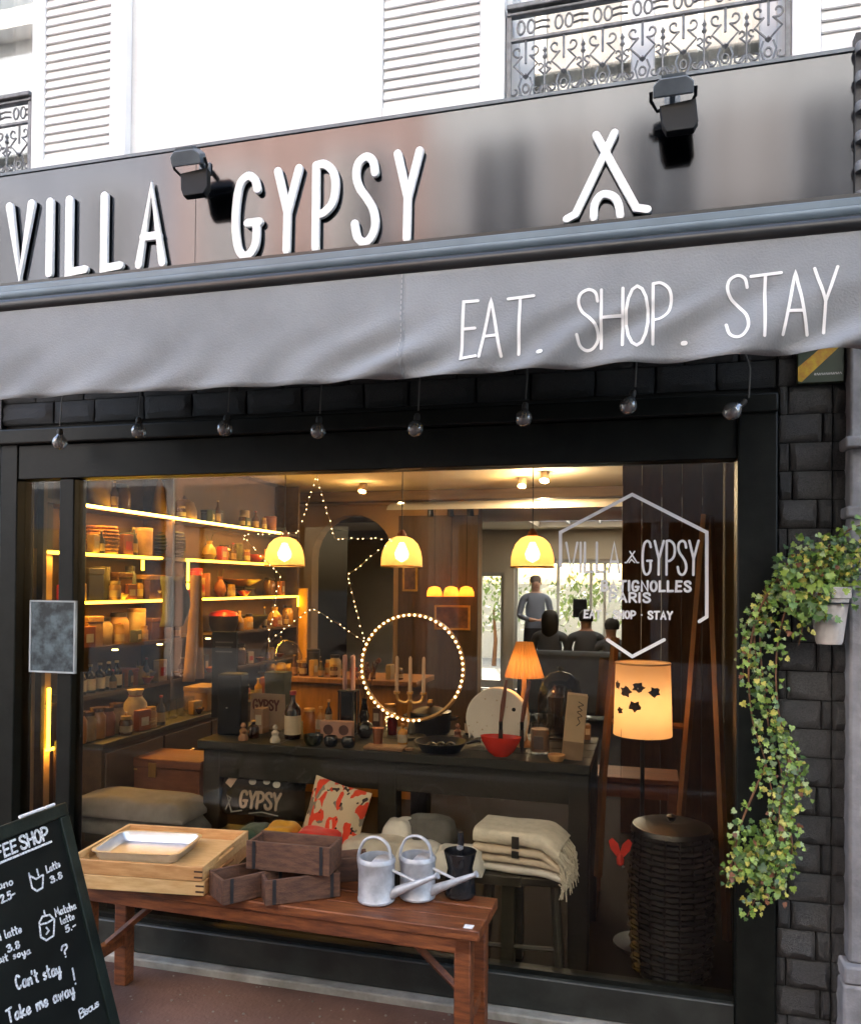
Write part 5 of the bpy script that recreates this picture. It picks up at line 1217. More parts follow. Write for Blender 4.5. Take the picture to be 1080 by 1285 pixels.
o = obj('hanging_cloth', q, mat('brown_cloth', (.13,.075,.04), .9, var=.2), None, loc=hc, ang=90); o.modifiers.new('thickness', 'SOLIDIFY').thickness = .004
tag(o, 'brown cloth hanging from the easel left of the drum lamp', 'cloth')
# ---- star of string lights
Ys = .46
star = [(398,597),(420,676),(494,676),(436,722),(458,806),(392,762),(336,806),(352,722),(303,672),(374,668)]
s0 = at(398,597,Ys)
t = thing('star_lights', 'large wire star strung with small warm fairy lights', 'string lights', s0)
SP = [at(u, v, Ys)-s0 for u, v in star]
obj('wire', MB().tube(SP, .0022, 5, closed=True), mat('star_wire', (.30,.17,.07), .5, .5), t)
q = MB(); rs2 = random.Random(9)
for a_, b_ in zip(SP, SP[1:]+SP[:1]):
    n = max(2, int((b_-a_).length/.031))
    for k in range(n): c_ = a_+(b_-a_)*(k+rs2.uniform(.2,.8))/n; q.lathe([(0,-.0034),(.0034,0),(0,.0034)], 6, (c_.x+rs2.uniform(-.004,.004), c_.y-.004, c_.z+rs2.uniform(-.004,.004)))
obj('fairy_bulbs', q, emis('fairy', (1,.66,.32), 1.6), t)
obj('hook_wire', MB().tube([(0,0,0),(0,0,.3)], .0012, 4), dark_iron, t)

# ================================================================ LEFT WALL: LIT SHELVES
su = thing('wall_shelving', 'long dark wall shelving edged with glowing yellow light strips', 'shelving', (-2.88, 0, .03))
shw = mat('shelf_wood', (.055,.032,.016), .55, col2=(.09,.055,.028), scale=4, stretch=(6,1.5,6))
led = emis('led_yellow', (1.0,.58,.028), 3.2); ledw = emis('led_bright', (1.0,.66,.085), 4.5)
XF = .10                                   # shelf front relative to the unit
SH = [1.995, 1.745, 1.495, 1.25, 1.0]
for z in SH:
    for y0, y1 in ((.22,1.28), (1.31,3.10)): obj('shelf_board', MB().box(-.115,XF-.012,y0,y1,z-.03-.02,z-.03), shw, su)
for y0 in (.195, 1.282, 3.102): obj('divider', MB().box(-.115,XF-.005,y0,y0+.025,0,2.36), shw, su)
obj('back_panel', MB().box(-.119,-.1155,.22,3.1,0,2.36), mat('shelf_back', (.08,.042,.016), .7, var=.2), su)
def strip(y0, y1, z, m_=led, h=.011):
    l_ = bpy.data.lights.new('strip_light', 'AREA'); l_.shape = 'RECTANGLE'; l_.size = .012; l_.size_y = y1-y0; l_.energy = (1.0 if m_ is ledw else .8)*(y1-y0); l_.color = (1,.48,.09)
    lo__ = bpy.data.objects.new('strip_light', l_); COL.objects.link(lo__); lo__.parent = su; lo__.location = (XF-.004, (y0+y1)/2, z-.03-h-.006); lo__.rotation_euler = (0, rad(25), 0)
    obj('light_strip', MB().box(XF-.0115,XF+.004,y0,y1,z-.03-h-.003,z-.03-.003), m_, su)
def vstrip(y, z0, z1): obj('light_strip', MB().box(XF-.0045,XF+.006,y,y+.014,z0-.03,z1-.03), led, su)
strip(.47, 2.86, SH[0], ledw, .013); strip(.23, .40, SH[1]); strip(.46, 1.17, SH[1]); strip(1.44, 2.75, SH[1]); strip(.23,.40, SH[2]); strip(.46, 1.26, SH[2]); strip(1.52, 3.08, SH[2])
vstrip(1.44, 1.60, 1.73); vstrip(1.44, 1.55, 1.59); vstrip(3.10, 1.40, 1.49); vstrip(.97, 1.66, 1.72)
vstrip(.235, .78, 1.08); strip(.235,.31,.79)
for y in (.50, .78, 1.20, 1.75): obj('spot_puck', MB().lathe([(0,-.006),(.016,-.006),(.016,0),(0,0)], 10, (XF-.03,y,SH[3]-.055)), emis('puck', (1,.70,.20), 4), su)
obj('end_panel', MB().box(-.115,.17,3.128,3.15,0,1.52), mat('amber_panel', (.55,.30,.06), .6, var=.1), su)
# low cabinet under the shelves
cab = thing('low_cabinet', 'long dark cabinet below the lit shelves', 'cabinet', (-2.64,0,.03))
obj('carcass', MB().box(-.14,.13,.28,2.25,.0,.76), shw, cab); obj('top', MB().box(-.13,.145,.27,2.26,.7605,.792), darkwood, cab, bevel=.004)
for k in range(4): d_ = obj('door', MB().box(.1305,.142,.30+.49*k,.77+.49*k,.04,.74), shw, cab, bevel=.003); obj('handle', MB().tube([(.143,.52+.49*k,.62),(.158,.52+.49*k,.62),(.158,.56+.49*k,.62),(.143,.56+.49*k,.62)], .004, 5), brass, d_)

C = dict(tan=(.42,.24,.10), cream=(.58,.44,.26), orange=(.55,.22,.05), dgreen=(.02,.032,.015), brown=(.14,.065,.03), dark=(.02,.015,.012), red=(.50,.035,.02), gold=(.60,.36,.08), white=(.68,.62,.50), amber=(.55,.30,.06), slate=(.10,.12,.14), olive=(.10,.09,.03), rust=(.34,.10,.04))
for k_ in C: C[k_] = tuple(x*.62 for x in C[k_])
def gm(c, r=.6): return mat('goods_'+c, C[c], r, var=.18, scale=18)
def gbm(c): return mat('woven_'+c, C[c], .8, var=.45, scale=40, stretch=(1,1,3), bump=.5, bscale=60)
def spot_on(u, z, x=-2.87):
    y = atx(u, 735, x).y; return Vector((x, y, z+.0005))
def g_can(p, r, h, c, lab, cat='canister', lid=None):
    t = thing(cat.replace(' ', '_'), lab, cat, p); obj('body', MB().lathe([(0,0),(r,0),(r,h*.86),(r*.98,h*.88),(0,h*.88)], 18), gm(c), t)
    obj('lid', MB().lathe([(r*1.02,h*.885),(r*1.02,h*.99),(r*.95,h),(0,h)], 18), gm(lid or c), t)
def g_jar(p, r, h, c, lab, lid='dark', cat='jar'):
    t = thing(cat, lab, cat, p); obj('glass', MB().lathe([(0,0),(r*.95,0),(r,h*.05),(r,h*.7),(r*.75,h*.82),(r*.75,h*.86),(0,h*.86)], 16), gm(c, .2), t); obj('lid', MB().lathe([(r*.82,h*.865),(r*.82,h),(0,h)], 14), gm(lid, .4), t)
def g_basket(p, r, h, c, lab):
    t = thing('woven_basket', lab, 'basket', p)
    n = 8
    for k in range(n): obj('cane_ring', MB().tube([(r*(.86+.14*math.sin(math.pi*(k+.5)/n))*math.cos(a), r*(.86+.14*math.sin(math.pi*(k+.5)/n))*math.sin(a), h*(k+.5)/n) for a in [2*math.pi*j/20 for j in range(20)]], h/n*.52, 5, closed=True), gbm(c), t)
    obj('lining', MB().lathe([(0,.003),(r*.8,.003),(r*.9,h*.5),(r*.8,h),(r*.7,h*.95),(0,h*.4)], 18), gm('dark'), t)
def g_box(p, w_, d_, h, c, lab, rz=0, cat='box', lid=None):
    t = thing(cat.replace(' ', '_'), lab, cat, p, rz); obj('carton', MB().box(-w_/2,w_/2,-d_/2,d_/2,0,h*.8), gm(c, .8), t, bevel=.003); obj('lid', MB().box(-w_/2-.003,w_/2+.003,-d_/2-.003,d_/2+.003,h*.8+.0005,h), gm(lid or c, .8), t, bevel=.003)
def g_bowl(p, r, h, c, lab, cat='bowl'):
    t = thing(cat, lab, cat, p); obj('bowl', MB().lathe([(0,0),(r*.35,0),(r*.5,h*.2),(r,h*.92),(r,h),(r*.94,h),(r*.45,h*.25),(0,h*.2)], 22), gm(c, .3), t); obj('foot', MB().lathe([(r*.36,-.0003),(r*.4,h*.08),(r*.36,h*.12)], 16), gm('dark', .4), t)
def g_vase(p, r, h, c, lab):
    t = thing('vase', lab, 'vase', p); obj('body', MB().lathe([(0,0),(r*.6,0),(r,h*.3),(r*.8,h*.6),(r*.35,h*.82),(r*.45,h),(r*.38,h),(r*.28,h*.82),(0,h*.5)], 18), gm(c, .35), t); obj('stems', MB().tube([(0,0,h*.5),(.01,.01,h*1.15),(.03,.0,h*1.35)], .003, 4).tube([(0,0,h*.5),(-.015,.0,h*1.1),(-.03,.015,h*1.3)], .003, 4), gm('olive'), t)
z0, z1, z2, z3, z4 = SH
g_can(spot_on(122,z0), .065,.17,'tan','tan canister at the near end of the top shelf'); g_jar(spot_on(152,z0),.045,.15,'brown','brown jar between the tan canister and the pale cone on top')
t = thing('pale_cone', 'tall pale paper cone on the top lit shelf', 'cone', spot_on(199,z0)); obj('cone', MB().lathe([(0,0),(.055,0),(.02,.2),(.0,.24)], 18), gm('tan'), t); obj('rim', MB().lathe([(.056,0),(.058,.008),(.054,.012)], 18), gm('cream'), t)
t = thing('clay_bell', 'tan bell-shaped clay cover on the top lit shelf', 'bell', spot_on(230,z0)); obj('dome', MB().lathe([(.08,0),(.078,.06),(.06,.11),(.025,.13),(0,.132)], 20), gm('tan'), t); obj('knob', MB().lathe([(.008,.13),(.016,.145),(0,.155)], 10), gm('brown'), t)
t = thing('pillar_candle', 'white pillar candle at the far end of the top shelf', 'candle', spot_on(306,z0)); obj('wax', MB().lathe([(0,0),(.035,0),(.035,.13),(.02,.126),(0,.12)], 16), gm('cream'), t); obj('wick', MB().tube([(0,0,.12),(0,0,.14)], .0015, 4), gm('dark'), t)
g_box(spot_on(265,z0),.1,.12,.09,'dark','dark low box between the clay bell and the pillar candle'); g_can(spot_on(338,z0),.05,.12,'rust','rust canister at the far corner of the top shelf')
g_basket(spot_on(126,z1), .088,.15,'orange','orange woven basket on the second shelf'); 
for k in range(3): g_box(spot_on(158,z1+.042*k), .09,.07-.004*k,.042,['rust','dark','slate'][k], ['bottom rust','middle dark','top slate'][k]+' box of the little stack beside the orange basket')
g_can(spot_on(177,z1), .062,.165,'tan','tan tall canister with cream lid on the second shelf', lid='cream'); g_basket(spot_on(211,z1), .095,.16,'dgreen','dark green woven basket on the second shelf')
g_vase(spot_on(262,z1),.05,.13,'gold','gold vase with dry stems on the second shelf'); g_jar(spot_on(281,z1),.045,.11,'amber','amber jar right of the gold vase'); g_bowl(spot_on(318,z1),.10,.06,'red','red bowl at the far end of the second shelf'); g_can(spot_on(298,z1),.035,.13,'olive','olive slim canister before the red bowl')
g_box(spot_on(108,z2),.13,.12,.17,'dark','tall black box at the near end of the third shelf'); g_can(spot_on(127,z2),.045,.18,'olive','olive canister beside the tall black box'); g_box(spot_on(146,z2),.12,.12,.15,'brown','brown carton on the third shelf'); g_jar(spot_on(163,z2),.035,.19,'slate','slate glass jar beside the brown carton'); g_box(spot_on(184,z2),.15,.16,.14,'brown','wide brown carton with tan lid on the third shelf', lid='tan')
g_can(spot_on(243,z2),.055,.19,'red','tall red canister on the third shelf'); g_can(spot_on(255,z2),.045,.16,'rust','rust canister behind the tall red one'); g_bowl(spot_on(304,z2+.07),.14,.055,'orange','wide orange bowl raised on a dark stand'); g_box(spot_on(304,z2),.12,.16,.069,'dark','dark stand under the wide orange bowl', cat='stand'); g_vase(spot_on(276,z2),.045,.14,'rust','rust vase left of the wide orange bowl'); g_jar(spot_on(338,z2),.05,.14,'brown','brown jar at the far end of the third shelf')
g_box(spot_on(108,z3),.13,.12,.16,'tan','tan paper carton on the fourth shelf'); g_jar(spot_on(130,z3),.05,.15,'cream','cream jar between two tan goods on the fourth shelf'); g_jar(spot_on(150,z3),.055,.17,'tan','tan storage jar on the fourth shelf'); g_can(spot_on(172,z3),.05,.19,'cream','cream canister with tan lid on the fourth shelf', lid='tan'); g_box(spot_on(190,z3),.10,.12,.13,'brown','brown carton right of the cream canister')
t = thing('red_lidded_pot', 'black pot with bright red lid on the fourth shelf', 'pot', spot_on(281,z3)); obj('pot', MB().lathe([(0,0),(.08,0),(.1,.05),(.1,.11),(0,.11)], 20), gm('dark',.3), t); obj('lid', MB().lathe([(.104,.111),(.09,.135),(.02,.15),(0,.15)], 20), gm('red',.3), t)
g_bowl(spot_on(318,z3),.11,.10,'olive','olive bowl of goods beyond the red-lidded pot'); g_vase(spot_on(345,z3),.06,.15,'gold','gold vase at the far end of the fourth shelf'); g_jar(spot_on(362,z3),.05,.16,'amber','amber jar next to the glowing end panel')
for k, u in enumerate((103,115,127,138,148)):
    bottle('syrup_bottle', ['nearest','second','third','fourth','farthest'][k]+' dark syrup bottle with pale cap in the row on the fifth shelf', spot_on(u,z4), .15, .028, mat('bottle_brown',(.02,.008,.004),.15), True, gm('cream'), 'syrup bottles in a row')
g_box(spot_on(159,z4),.1,.1,.10,'rust','rust carton after the row of syrup bottles'); g_vase(spot_on(177,z4),.05,.10,'gold','gold vase with twigs on the fifth shelf'); g_bowl(spot_on(195,z4),.07,.06,'cream','cream bowl on the fifth shelf'); g_jar(spot_on(300,z4),.06,.15,'brown','brown jar on the fifth shelf beyond the hanging apron')
CZ = .823
for k, u in enumerate((100,112,124,136,148)): g_jar(spot_on(u,CZ,-2.62),.042,.15-.01*(k % 2),['orange','tan','orange','rust','tan'][k], ['first orange','second tan','third orange','fourth rust','fifth tan'][k]+' jar from the near end of the cabinet top', 'brown')
t = thing('paper_sack', 'pale orange paper sack standing on the cabinet', 'sack', spot_on(172,CZ,-2.62)); obj('sack', MB().lathe([(0,0),(.06,0),(.068,.05),(.058,.13),(.03,.17),(.045,.2),(.0,.19)], 14), gm('cream'), t); obj('tie', MB().tube([(.033*math.cos(a),.033*math.sin(a),.168) for a in [2*math.pi*k/12 for k in range(12)]], .004, 5, closed=True), gm('rust'), t)
for k in range(6):
    t = thing('drinking_glass', ['first','second','third','fourth','fifth','sixth'][k]+' clear drinking glass of the row on the cabinet', 'glass', spot_on(189+10*k,CZ,-2.60), 0, 'drinking glasses in a row')
    obj('cup', MB().lathe([(0,0),(.024,0),(.032,.1),(.030,.1),(.022,.008),(0,.008)], 14), clear_glass, t)
g_box(spot_on(258,CZ,-2.62),.16,.20,.14,'tan','stack-like striped tan box at the far end of the cabinet', cat='slatted box')
# apron and shirt hung on the divider
q = MB().grid(lambda i, j: (.035*math.sin(i*11)+.02*math.sin(i*5+j), -.13+.26*i*(1-.45*j)+.06*j, -.62+.62*j), 20, 10)
pa_ = atx(246, 722, -2.60); o = obj('hanging_apron', q, mat('tan_canvas', (.40,.23,.09), .9, var=.15), None, loc=pa_, ang=90); o.modifiers.new('thickness','SOLIDIFY').thickness = .004; tag(o, 'tan canvas apron hanging in front of the lit shelves', 'apron')
q = MB().grid(lambda i, j: (.04*math.sin(i*8+1)+.02*math.sin(i*15), -.10+.22*i*(.65+.35*math.sin(math.pi*min(1,j*1.1))), -.26+.28*j), 16, 8)
pa_ = atx(216, 728, -2.58); o = obj('hanging_shirt', q, mat('blue_grey_cotton', (.16,.17,.20), .9, var=.15), None, loc=pa_, ang=90); o.modifiers.new('thickness','SOLIDIFY').thickness = .004; tag(o, 'blue-grey shirt hanging beside the tan apron', 'shirt')
# chest low at the left
a_, b_ = at(137,948,.52), at(250,1010,.52)
t = thing('wooden_chest', 'reddish-brown wooden chest on the floor below the lit shelves', 'chest', ((a_.x+b_.x)/2, .62, .03)); hw = (b_.x-a_.x)/2; hz = a_.z-.03
obj('body', MB().box(-hw,hw,-.10,.14,0,hz-.045), chestwood, t, bevel=.005); obj('lid', MB().box(-hw-.008,hw+.008,-.108,.148,hz-.0445,hz), chestwood, t, bevel=.005); obj('latch', MB().box(-.02,.02,-.116,-.1085,hz-.09,hz-.02), brass, t)

# ---- coffee bar with cake dome
bar = thing('coffee_bar', 'wooden coffee bar with amber front under the pendant lamps', 'counter', (-2.2,2.75,.03))
obj('front', MB().box(-.45,.55,-.15,-.13,0,.82), mat('amber_front', (.40,.20,.05), .5, var=.2, scale=4, stretch=(6,6,1)), bar); obj('top', MB().box(-.5,.6,-.2,.3,.8205,.86), brownwood, bar, bevel=.004); obj('side', MB().box(.53,.55,-.1295,.28,0,.82), brownwood, bar)
pd = at(352,858,2.72)
t = thing('cake_dome', 'clear glass cake dome with pastries on the coffee bar', 'cake dome', (pd.x, 2.72, .8905)); r_ = .165; h = .27
obj('dome', MB().lathe([(r_,.02),(r_,h*.55),(r_*.8,h*.83),(r_*.35,h*.98),(0,h)], 26), clear_glass, t); obj('plate', MB().lathe([(0,0),(r_*1.05,0),(r_*1.12,.016),(r_,.018),(0,.014)], 26), gm('amber',.3), t); obj('knob', MB().lathe([(.006,h-.002),(.016,h+.014),(0,h+.028)], 12), clear_glass, t)
for k in range(4): obj('pastry', MB().lathe([(0,.018),(.04,.022),(.045,.05),(.03,.075),(0,.08)], 12, (.075*math.cos(k*1.57+.4),.075*math.sin(k*1.57+.4),0)), gm('gold',.7), t)
g_can(Vector((pd.x+.28,2.7,.8905)),.05,.2,'dark','black tin beside the cake dome'); g_jar(Vector((pd.x+.45,2.72,.8905)),.045,.16,'cream','cream jar on the coffee bar right of the black tin')


# ---- the crowd of small goods filling the gaps on the shelves and the bar
rg = random.Random(41)
ORDN = ['first', 'second', 'third', 'fourth', 'fifth', 'sixth', 'seventh', 'eighth']
def small_goods(n, place, where, kinds, axis=1, end='near'):
    ps_ = sorted((place(k) for k in range(n)), key=lambda p: p[axis]); cnt = {}
    for k, p in enumerate(ps_):
        kd = kinds[k % len(kinds)]; c = rg.choice(kd[1]); grp = kd[0]+'s among the goods on '+where; i_ = cnt.get(kd[0], 0); cnt[kd[0]] = i_+1
        lab = ORDN[i_]+' little '+c.replace('dgreen','green')+' '+kd[0]+' from the '+end+' end of '+where
        t = thing(kd[0].replace(' ', '_'), lab, kd[0].split()[-1], p, rg.uniform(-.3,.3), grp); s_ = rg.uniform(.8,1.25)
        if 'jar' in kd[0]:
            r, h = .026*s_, rg.uniform(.07,.12); obj('glass', MB().lathe([(0,0),(r,0),(r,h*.7),(r*.75,h*.82),(0,h*.82)], 12), gm(c,.15), t); obj('lid', MB().lathe([(r*.85,h*.825),(r*.85,h),(0,h)], 12), gm(rg.choice(['gold','dark','cream']),.3), t); obj('label', MB().lathe([(r*1.01,h*.15),(r*1.01,h*.5)], 12), gm('cream',.8), t)
        elif 'bottle' in kd[0]:
            r, h = .022*s_, rg.uniform(.11,.16); obj('glass', MB().lathe([(0,0),(r,0),(r,h*.55),(r*.35,h*.75),(r*.3,h*.95),(0,h*.95)], 12), gm(c,.12), t); obj('cap', MB().lathe([(r*.4,h*.93),(r*.4,h),(0,h)], 10), gm(rg.choice(['gold','cream','red']),.4), t); obj('label', MB().lathe([(r*1.01,h*.1),(r*1.01,h*.42)], 12), gm(rg.choice(['cream','tan']),.8), t)
        elif 'packet' in kd[0]:
            w_, h = .035*s_, rg.uniform(.07,.13); obj('packet', MB().box(-.02,.02,-w_,w_,0,h), gm(c,.7), t, bevel=.004); obj('label', MB().box(.0202,.021,-w_*.6,w_*.6,h*.25,h*.65), gm(rg.choice(['cream','red','white']),.7), t)
        else:
            r, h = .045*s_, rg.uniform(.03,.05); obj('bowl', MB().lathe([(0,0),(r*.4,0),(r,h),(r*.92,h),(r*.4,h*.2),(0,h*.2)], 14), gm(c,.25), t); obj('contents', MB().lathe([(r*.8,h*.75),(r*.4,h*1.1),(0,h*1.2)], 10), gm(rg.choice(['gold','amber','orange']),.7), t)
def on_shelf(z, x0=-2.83, y0=.30, y1=3.0):
    def f_(k): y = rg.uniform(y0, y1); y = y+.12 if 1.24 < y < 1.36 else y; return Vector((x0+rg.uniform(-.012,.03), y, z+.0005))
    return f_
JR = ('jar', ['amber','orange','rust','brown','tan']); BT = ('bottle', ['brown','dark','amber','olive']); PK = ('paper packet', ['tan','cream','rust','gold','red','slate']); BW = ('filled bowl', ['rust','brown','cream','red'])
small_goods(9, on_shelf(SH[0]), 'the top shelf', [PK, BT, JR]); small_goods(13, on_shelf(SH[1]), 'the second shelf', [JR, PK, BT]); small_goods(13, on_shelf(SH[2]), 'the third shelf', [PK, JR, BW])
small_goods(15, on_shelf(SH[3]), 'the fourth shelf', [PK, JR, BT]); small_goods(15, on_shelf(SH[4], -2.83, .75, 3.0), 'the fifth shelf', [BT, PK, BW]); small_goods(18, on_shelf(CZ, -2.56, .5, 2.2), 'the cabinet below the shelves', [JR, BT, PK, BW])
small_goods(16, lambda k: Vector((-2.62+.085*(k % 11)+rg.uniform(-.02,.02), 2.62+.16*(k//11)+rg.uniform(0,.05), .8905)), 'the coffee bar', [JR, BT, PK], 0, 'left')

# ---- pendant lamps
cane = shade_mat('cane_shade', (.88,.55,.23), .55, weave=45)
for k, (u, lab) in enumerate(((357,'left woven cane pendant lamp before the lit shelves'), (504,'middle woven cane pendant lamp before the arch'), (668,'right woven cane pendant lamp before the courtyard door'))):
    pc_ = at(u, 692, 2.3); t = thing('pendant_lamp', lab, 'pendant lamp', pc_, 0, 'woven cane pendant lamps')
    prof = [(.140,-.105),(.143,-.10),(.142,-.05),(.132,.0),(.112,.05),(.075,.088),(.03,.105)]
    obj('shade', MB().lathe([(.1405,-.106)]+prof[1:], 32), cane, t).data.shade_smooth()
    obj('rim', MB().tube([(.142*math.cos(2*math.pi*j/32), .142*math.sin(2*math.pi*j/32), -.104) for j in range(32)], .0055, 5, closed=True), gm('gold'), t)
    obj('cap', MB().lathe([(.035,.10),(.03,.125),(.012,.15),(0,.15)], 14), gm('rust'), t); obj('cord', MB().tube([(0,0,.15),(0,0,2.419-pc_.z)], .0035, 5), lamp_black, t); obj('ceiling_rose', MB().lathe([(0,2.419-pc_.z),(.04,2.419-pc_.z),(.03,2.395-pc_.z),(0,2.39-pc_.z)], 14), lamp_black, t)
    obj('bulb', MB().lathe([(0,-.075),(.04,-.05),(.05,-.015),(.03,.03),(.016,.06),(0,.06)], 14), emis('pendant_bulb', (1,.74,.42), 7), t)
    lamp('pendant_light', (0,0,-.03), 1.7, (1,.52,.17), .045, t)
# ---- ceiling spotlights
SPOTS = [((455,613),'single round ceiling spotlight left of the middle pendant', 3), ((504,629),'bright ceiling spotlight above the middle pendant lamp', 4), ((655,606),'small tilted ceiling spotlight left of the right pendant cord', 5), ((683,599),'upper ceiling spotlight right of the right pendant cord', 13), ((683,622),'lower ceiling spotlight right of the right pendant cord', 13)]
for (u, v), lab, pw in SPOTS:
    c_ = atz(u, v, 2.375); 
    if c_.y > 8: c_ = at(u, v, 4.0)
    t = thing('ceiling_spotlight', lab, 'spotlight', c_, 0, 'ceiling spotlights'); Mt = RX(rad(-28))
    obj('can', MB().lathe([(.0,.05),(.03,.05),(.035,.03),(.035,-.03),(.031,-.03),(.031,-.015),(0,-.015)], 14, (0,0,0), Mt), gm('cream',.4), t)
    obj('lens', MB().lathe([(0,-.018),(.028,-.018),(.02,-.024),(0,-.026)], 12, (0,0,0), Mt), emis('spot_lens', (1,.74,.38), 10), t)
    obj('stem', MB().tube([(0,0,.04),(0,0,max(.05,2.419-c_.z))], .007, 6), gm('cream',.4), t)
    lamp('spot_light', (0,-.02,-.06), pw*.4, (1,.60,.24) if pw < 10 else (1,.82,.58), .03, t)
tr_ = thing('track_light', 'black track with three small dark spotlights under the ceiling', 'track light', at(565,643,4.6))
obj('rail', MB().box(-.25,.25,-.015,.015,.05,.07), lamp_black, tr_)
for k in (-.2,0,.2): obj('spot_head', MB().lathe([(0,.05),(.03,.045),(.035,-.04),(0,-.04)], 12, (k,0,0)), lamp_black, tr_)
# ---- three little orange pendants by the panelling
for k, u in enumerate((545,566,585)):
    pc_ = at(u, 742, 4.72); t = thing('small_pendant', ['left','middle','right'][k]+' of three little orange pendants at the back panelling', 'pendant lamp', pc_, 0, 'little orange pendant lamps')
    obj('shade', MB().lathe([(.078,-.05),(.075,-.01),(.055,.035),(.015,.05)], 20), shade_mat('small_cane', (.80,.32,.06), .6), t); obj('cord', MB().tube([(0,0,.05),(0,0,2.418-pc_.z)], .003, 4), lamp_black, t)
    obj('bulb', MB().lathe([(0,-.035),(.026,-.01),(.018,.02),(0,.025)], 10), emis('pendant_bulb', (1,.74,.42), 7), t); lamp('small_pendant_light', (0,0,-.02), .7, (1,.42,.1), .02, t)

# ---- right side: wooden partition
pt = thing('wood_partition', 'brown wooden board partition at the right inside the shop', 'partition', (.15,2.25,.03))
for k in range(5): obj('board', MB().box(-.31+.122*k,-.31+.122*(k+1)-.003,0,.03,0,2.385), mat('partition_wood', (.07,.032,.014), .55, col2=(.11,.052,.024), scale=4, stretch=(8,8,1.5), bump=.12), pt, bevel=.003)
# framed pictures and furniture at the back
for (u0,u1,v0,v1,lab) in ((505,524,705,742,'small dark framed picture right of the arch'), (545,590,760,790,'low dark framed picture under the little pendants')):
    a_, b_ = at(u0,v1,4.96), at(u1,v0,4.96); t = thing('framed_picture', lab, 'picture', ((a_.x+b_.x)/2,4.967,a_.z)); w_, h = (b_.x-a_.x)/2, b_.z-a_.z
    obj('frame', MB().box(-w_,w_,-.02,-.001,0,.02).box(-w_,w_,-.02,-.001,h-.02,h).box(-w_,-w_+.02,-.02,-.001,.02,h-.02).box(w_-.02,w_,-.02,-.001,.02,h-.02), gm('gold',.4), t); obj('canvas', MB().box(-w_+.02,w_-.02,-.012,-.002,.02,h-.02), mat('dim_picture',(.05,.03,.03),.6,col2=(.15,.08,.05),scale=9), t)
so_ = thing('sofa', 'blue-grey sofa seen from behind before the courtyard door', 'sofa', (at(728,830,6.2).x, 6.3, .03)); grey_f = mat('sofa_cloth', (.06,.068,.08), .9, var=.15)
hz = at(728,818,6.2).z-.03
obj('backrest', MB().box(-.72,.72,-.12,.06,.1,hz), grey_f, so_, bevel=.05); obj('seat', MB().box(-.60,.60,.061,.6,.12,.42), grey_f, so_, bevel=.04)
for s_ in (-1,1): obj('armrest', MB().box(s_*.66-.058,s_*.66+.058,.0605,.62,.1,.58), grey_f, so_, bevel=.04)
for sx in (-.62,.62):
    for sy in (-.06,.52): obj('leg', MB().box(sx-.02,sx+.02,sy-.02,sy+.02,0,.099), darkwood, so_)
bs_ = thing('black_notice', 'little black notice hung on the courtyard door glass', 'notice', (at(727,775,9.0).x, 9.03, at(727,775,9.0).z)); obj('plate', MB().box(-.10,.10,-.008,.008,0,.27), lamp_black, bs_); obj('string', MB().tube([(-.08,0,.27),(0,0,.40),(.08,0,.27)], .004, 4), lamp_black, bs_)

# ================================================================ PEOPLE IN THE BACK ROOM
def person(label, loc, rz, J, E_, R_, cloth_c, skin_c, hair_c, zneck, hands, pants=None, group=None):
    """one continuous skinned figure; J joints, E_ edges, R_ radii"""
    me = bpy.data.meshes.new('body'); me.from_pydata([tuple(j) for j in J], E_, []); 
    t = thing('person', label, 'person', loc, rz, group)
    o = bpy.data.objects.new('body', me); COL.objects.link(o); o.parent = t
    sk = o.modifiers.new('skin', 'SKIN'); sk.use_smooth_shade = True
    for i, r in enumerate(R_): d = me.skin_vertices[0].data[i]; d.radius = r if isinstance(r, tuple) else (r, r); d.use_root = (i == 0)
    o.modifiers.new('sub', 'SUBSURF').levels = 2; o.modifiers['sub'].render_levels = 2
    M = bpy.data.materials.new('figure'); M.use_nodes = True; N = M.node_tree.nodes; L = M.node_tree.links; b = N['Principled BSDF']; b.inputs['Roughness'].default_value = .8
    tc = N.new('ShaderNodeTexCoord'); sx = N.new('ShaderNodeSeparateXYZ'); L.new(tc.outputs['Object'], sx.inputs[0])
    gt = N.new('ShaderNodeMath'); gt.operation = 'GREATER_THAN'; gt.inputs[1].default_value = zneck; L.new(sx.outputs[2], gt.inputs[0]); fac = gt.outputs[0]
    for hp in hands:
        ds = N.new('ShaderNodeVectorMath'); ds.operation = 'DISTANCE'; L.new(tc.outputs['Object'], ds.inputs[0]); ds.inputs[1].default_value = hp
        lt = N.new('ShaderNodeMath'); lt.operation = 'LESS_THAN'; lt.inputs[1].default_value = .10; L.new(ds.outputs['Value'], lt.inputs[0])
        mxx = N.new('ShaderNodeMath'); mxx.operation = 'MAXIMUM'; L.new(fac, mxx.inputs[0]); L.new(lt.outputs[0], mxx.inputs[1]); fac = mxx.outputs[0]
    lo_ = N.new('ShaderNodeMath'); lo_.operation = 'LESS_THAN'; lo_.inputs[1].default_value = .95 if pants else -9; L.new(sx.outputs[2], lo_.inputs[0])
    m0 = N.new('ShaderNodeMix'); m0.data_type = 'RGBA'; m0.inputs[6].default_value = tuple(cloth_c)+(1,); m0.inputs[7].default_value = tuple(pants or cloth_c)+(1,); L.new(lo_.outputs[0], m0.inputs[0])
    m1 = N.new('ShaderNodeMix'); m1.data_type = 'RGBA'; L.new(m0.outputs[2], m1.inputs[6]); m1.inputs[7].default_value = tuple(skin_c)+(1,); L.new(fac, m1.inputs[0]); L.new(m1.outputs[2], b.inputs['Base Color'])
    me.materials.append(M); return t
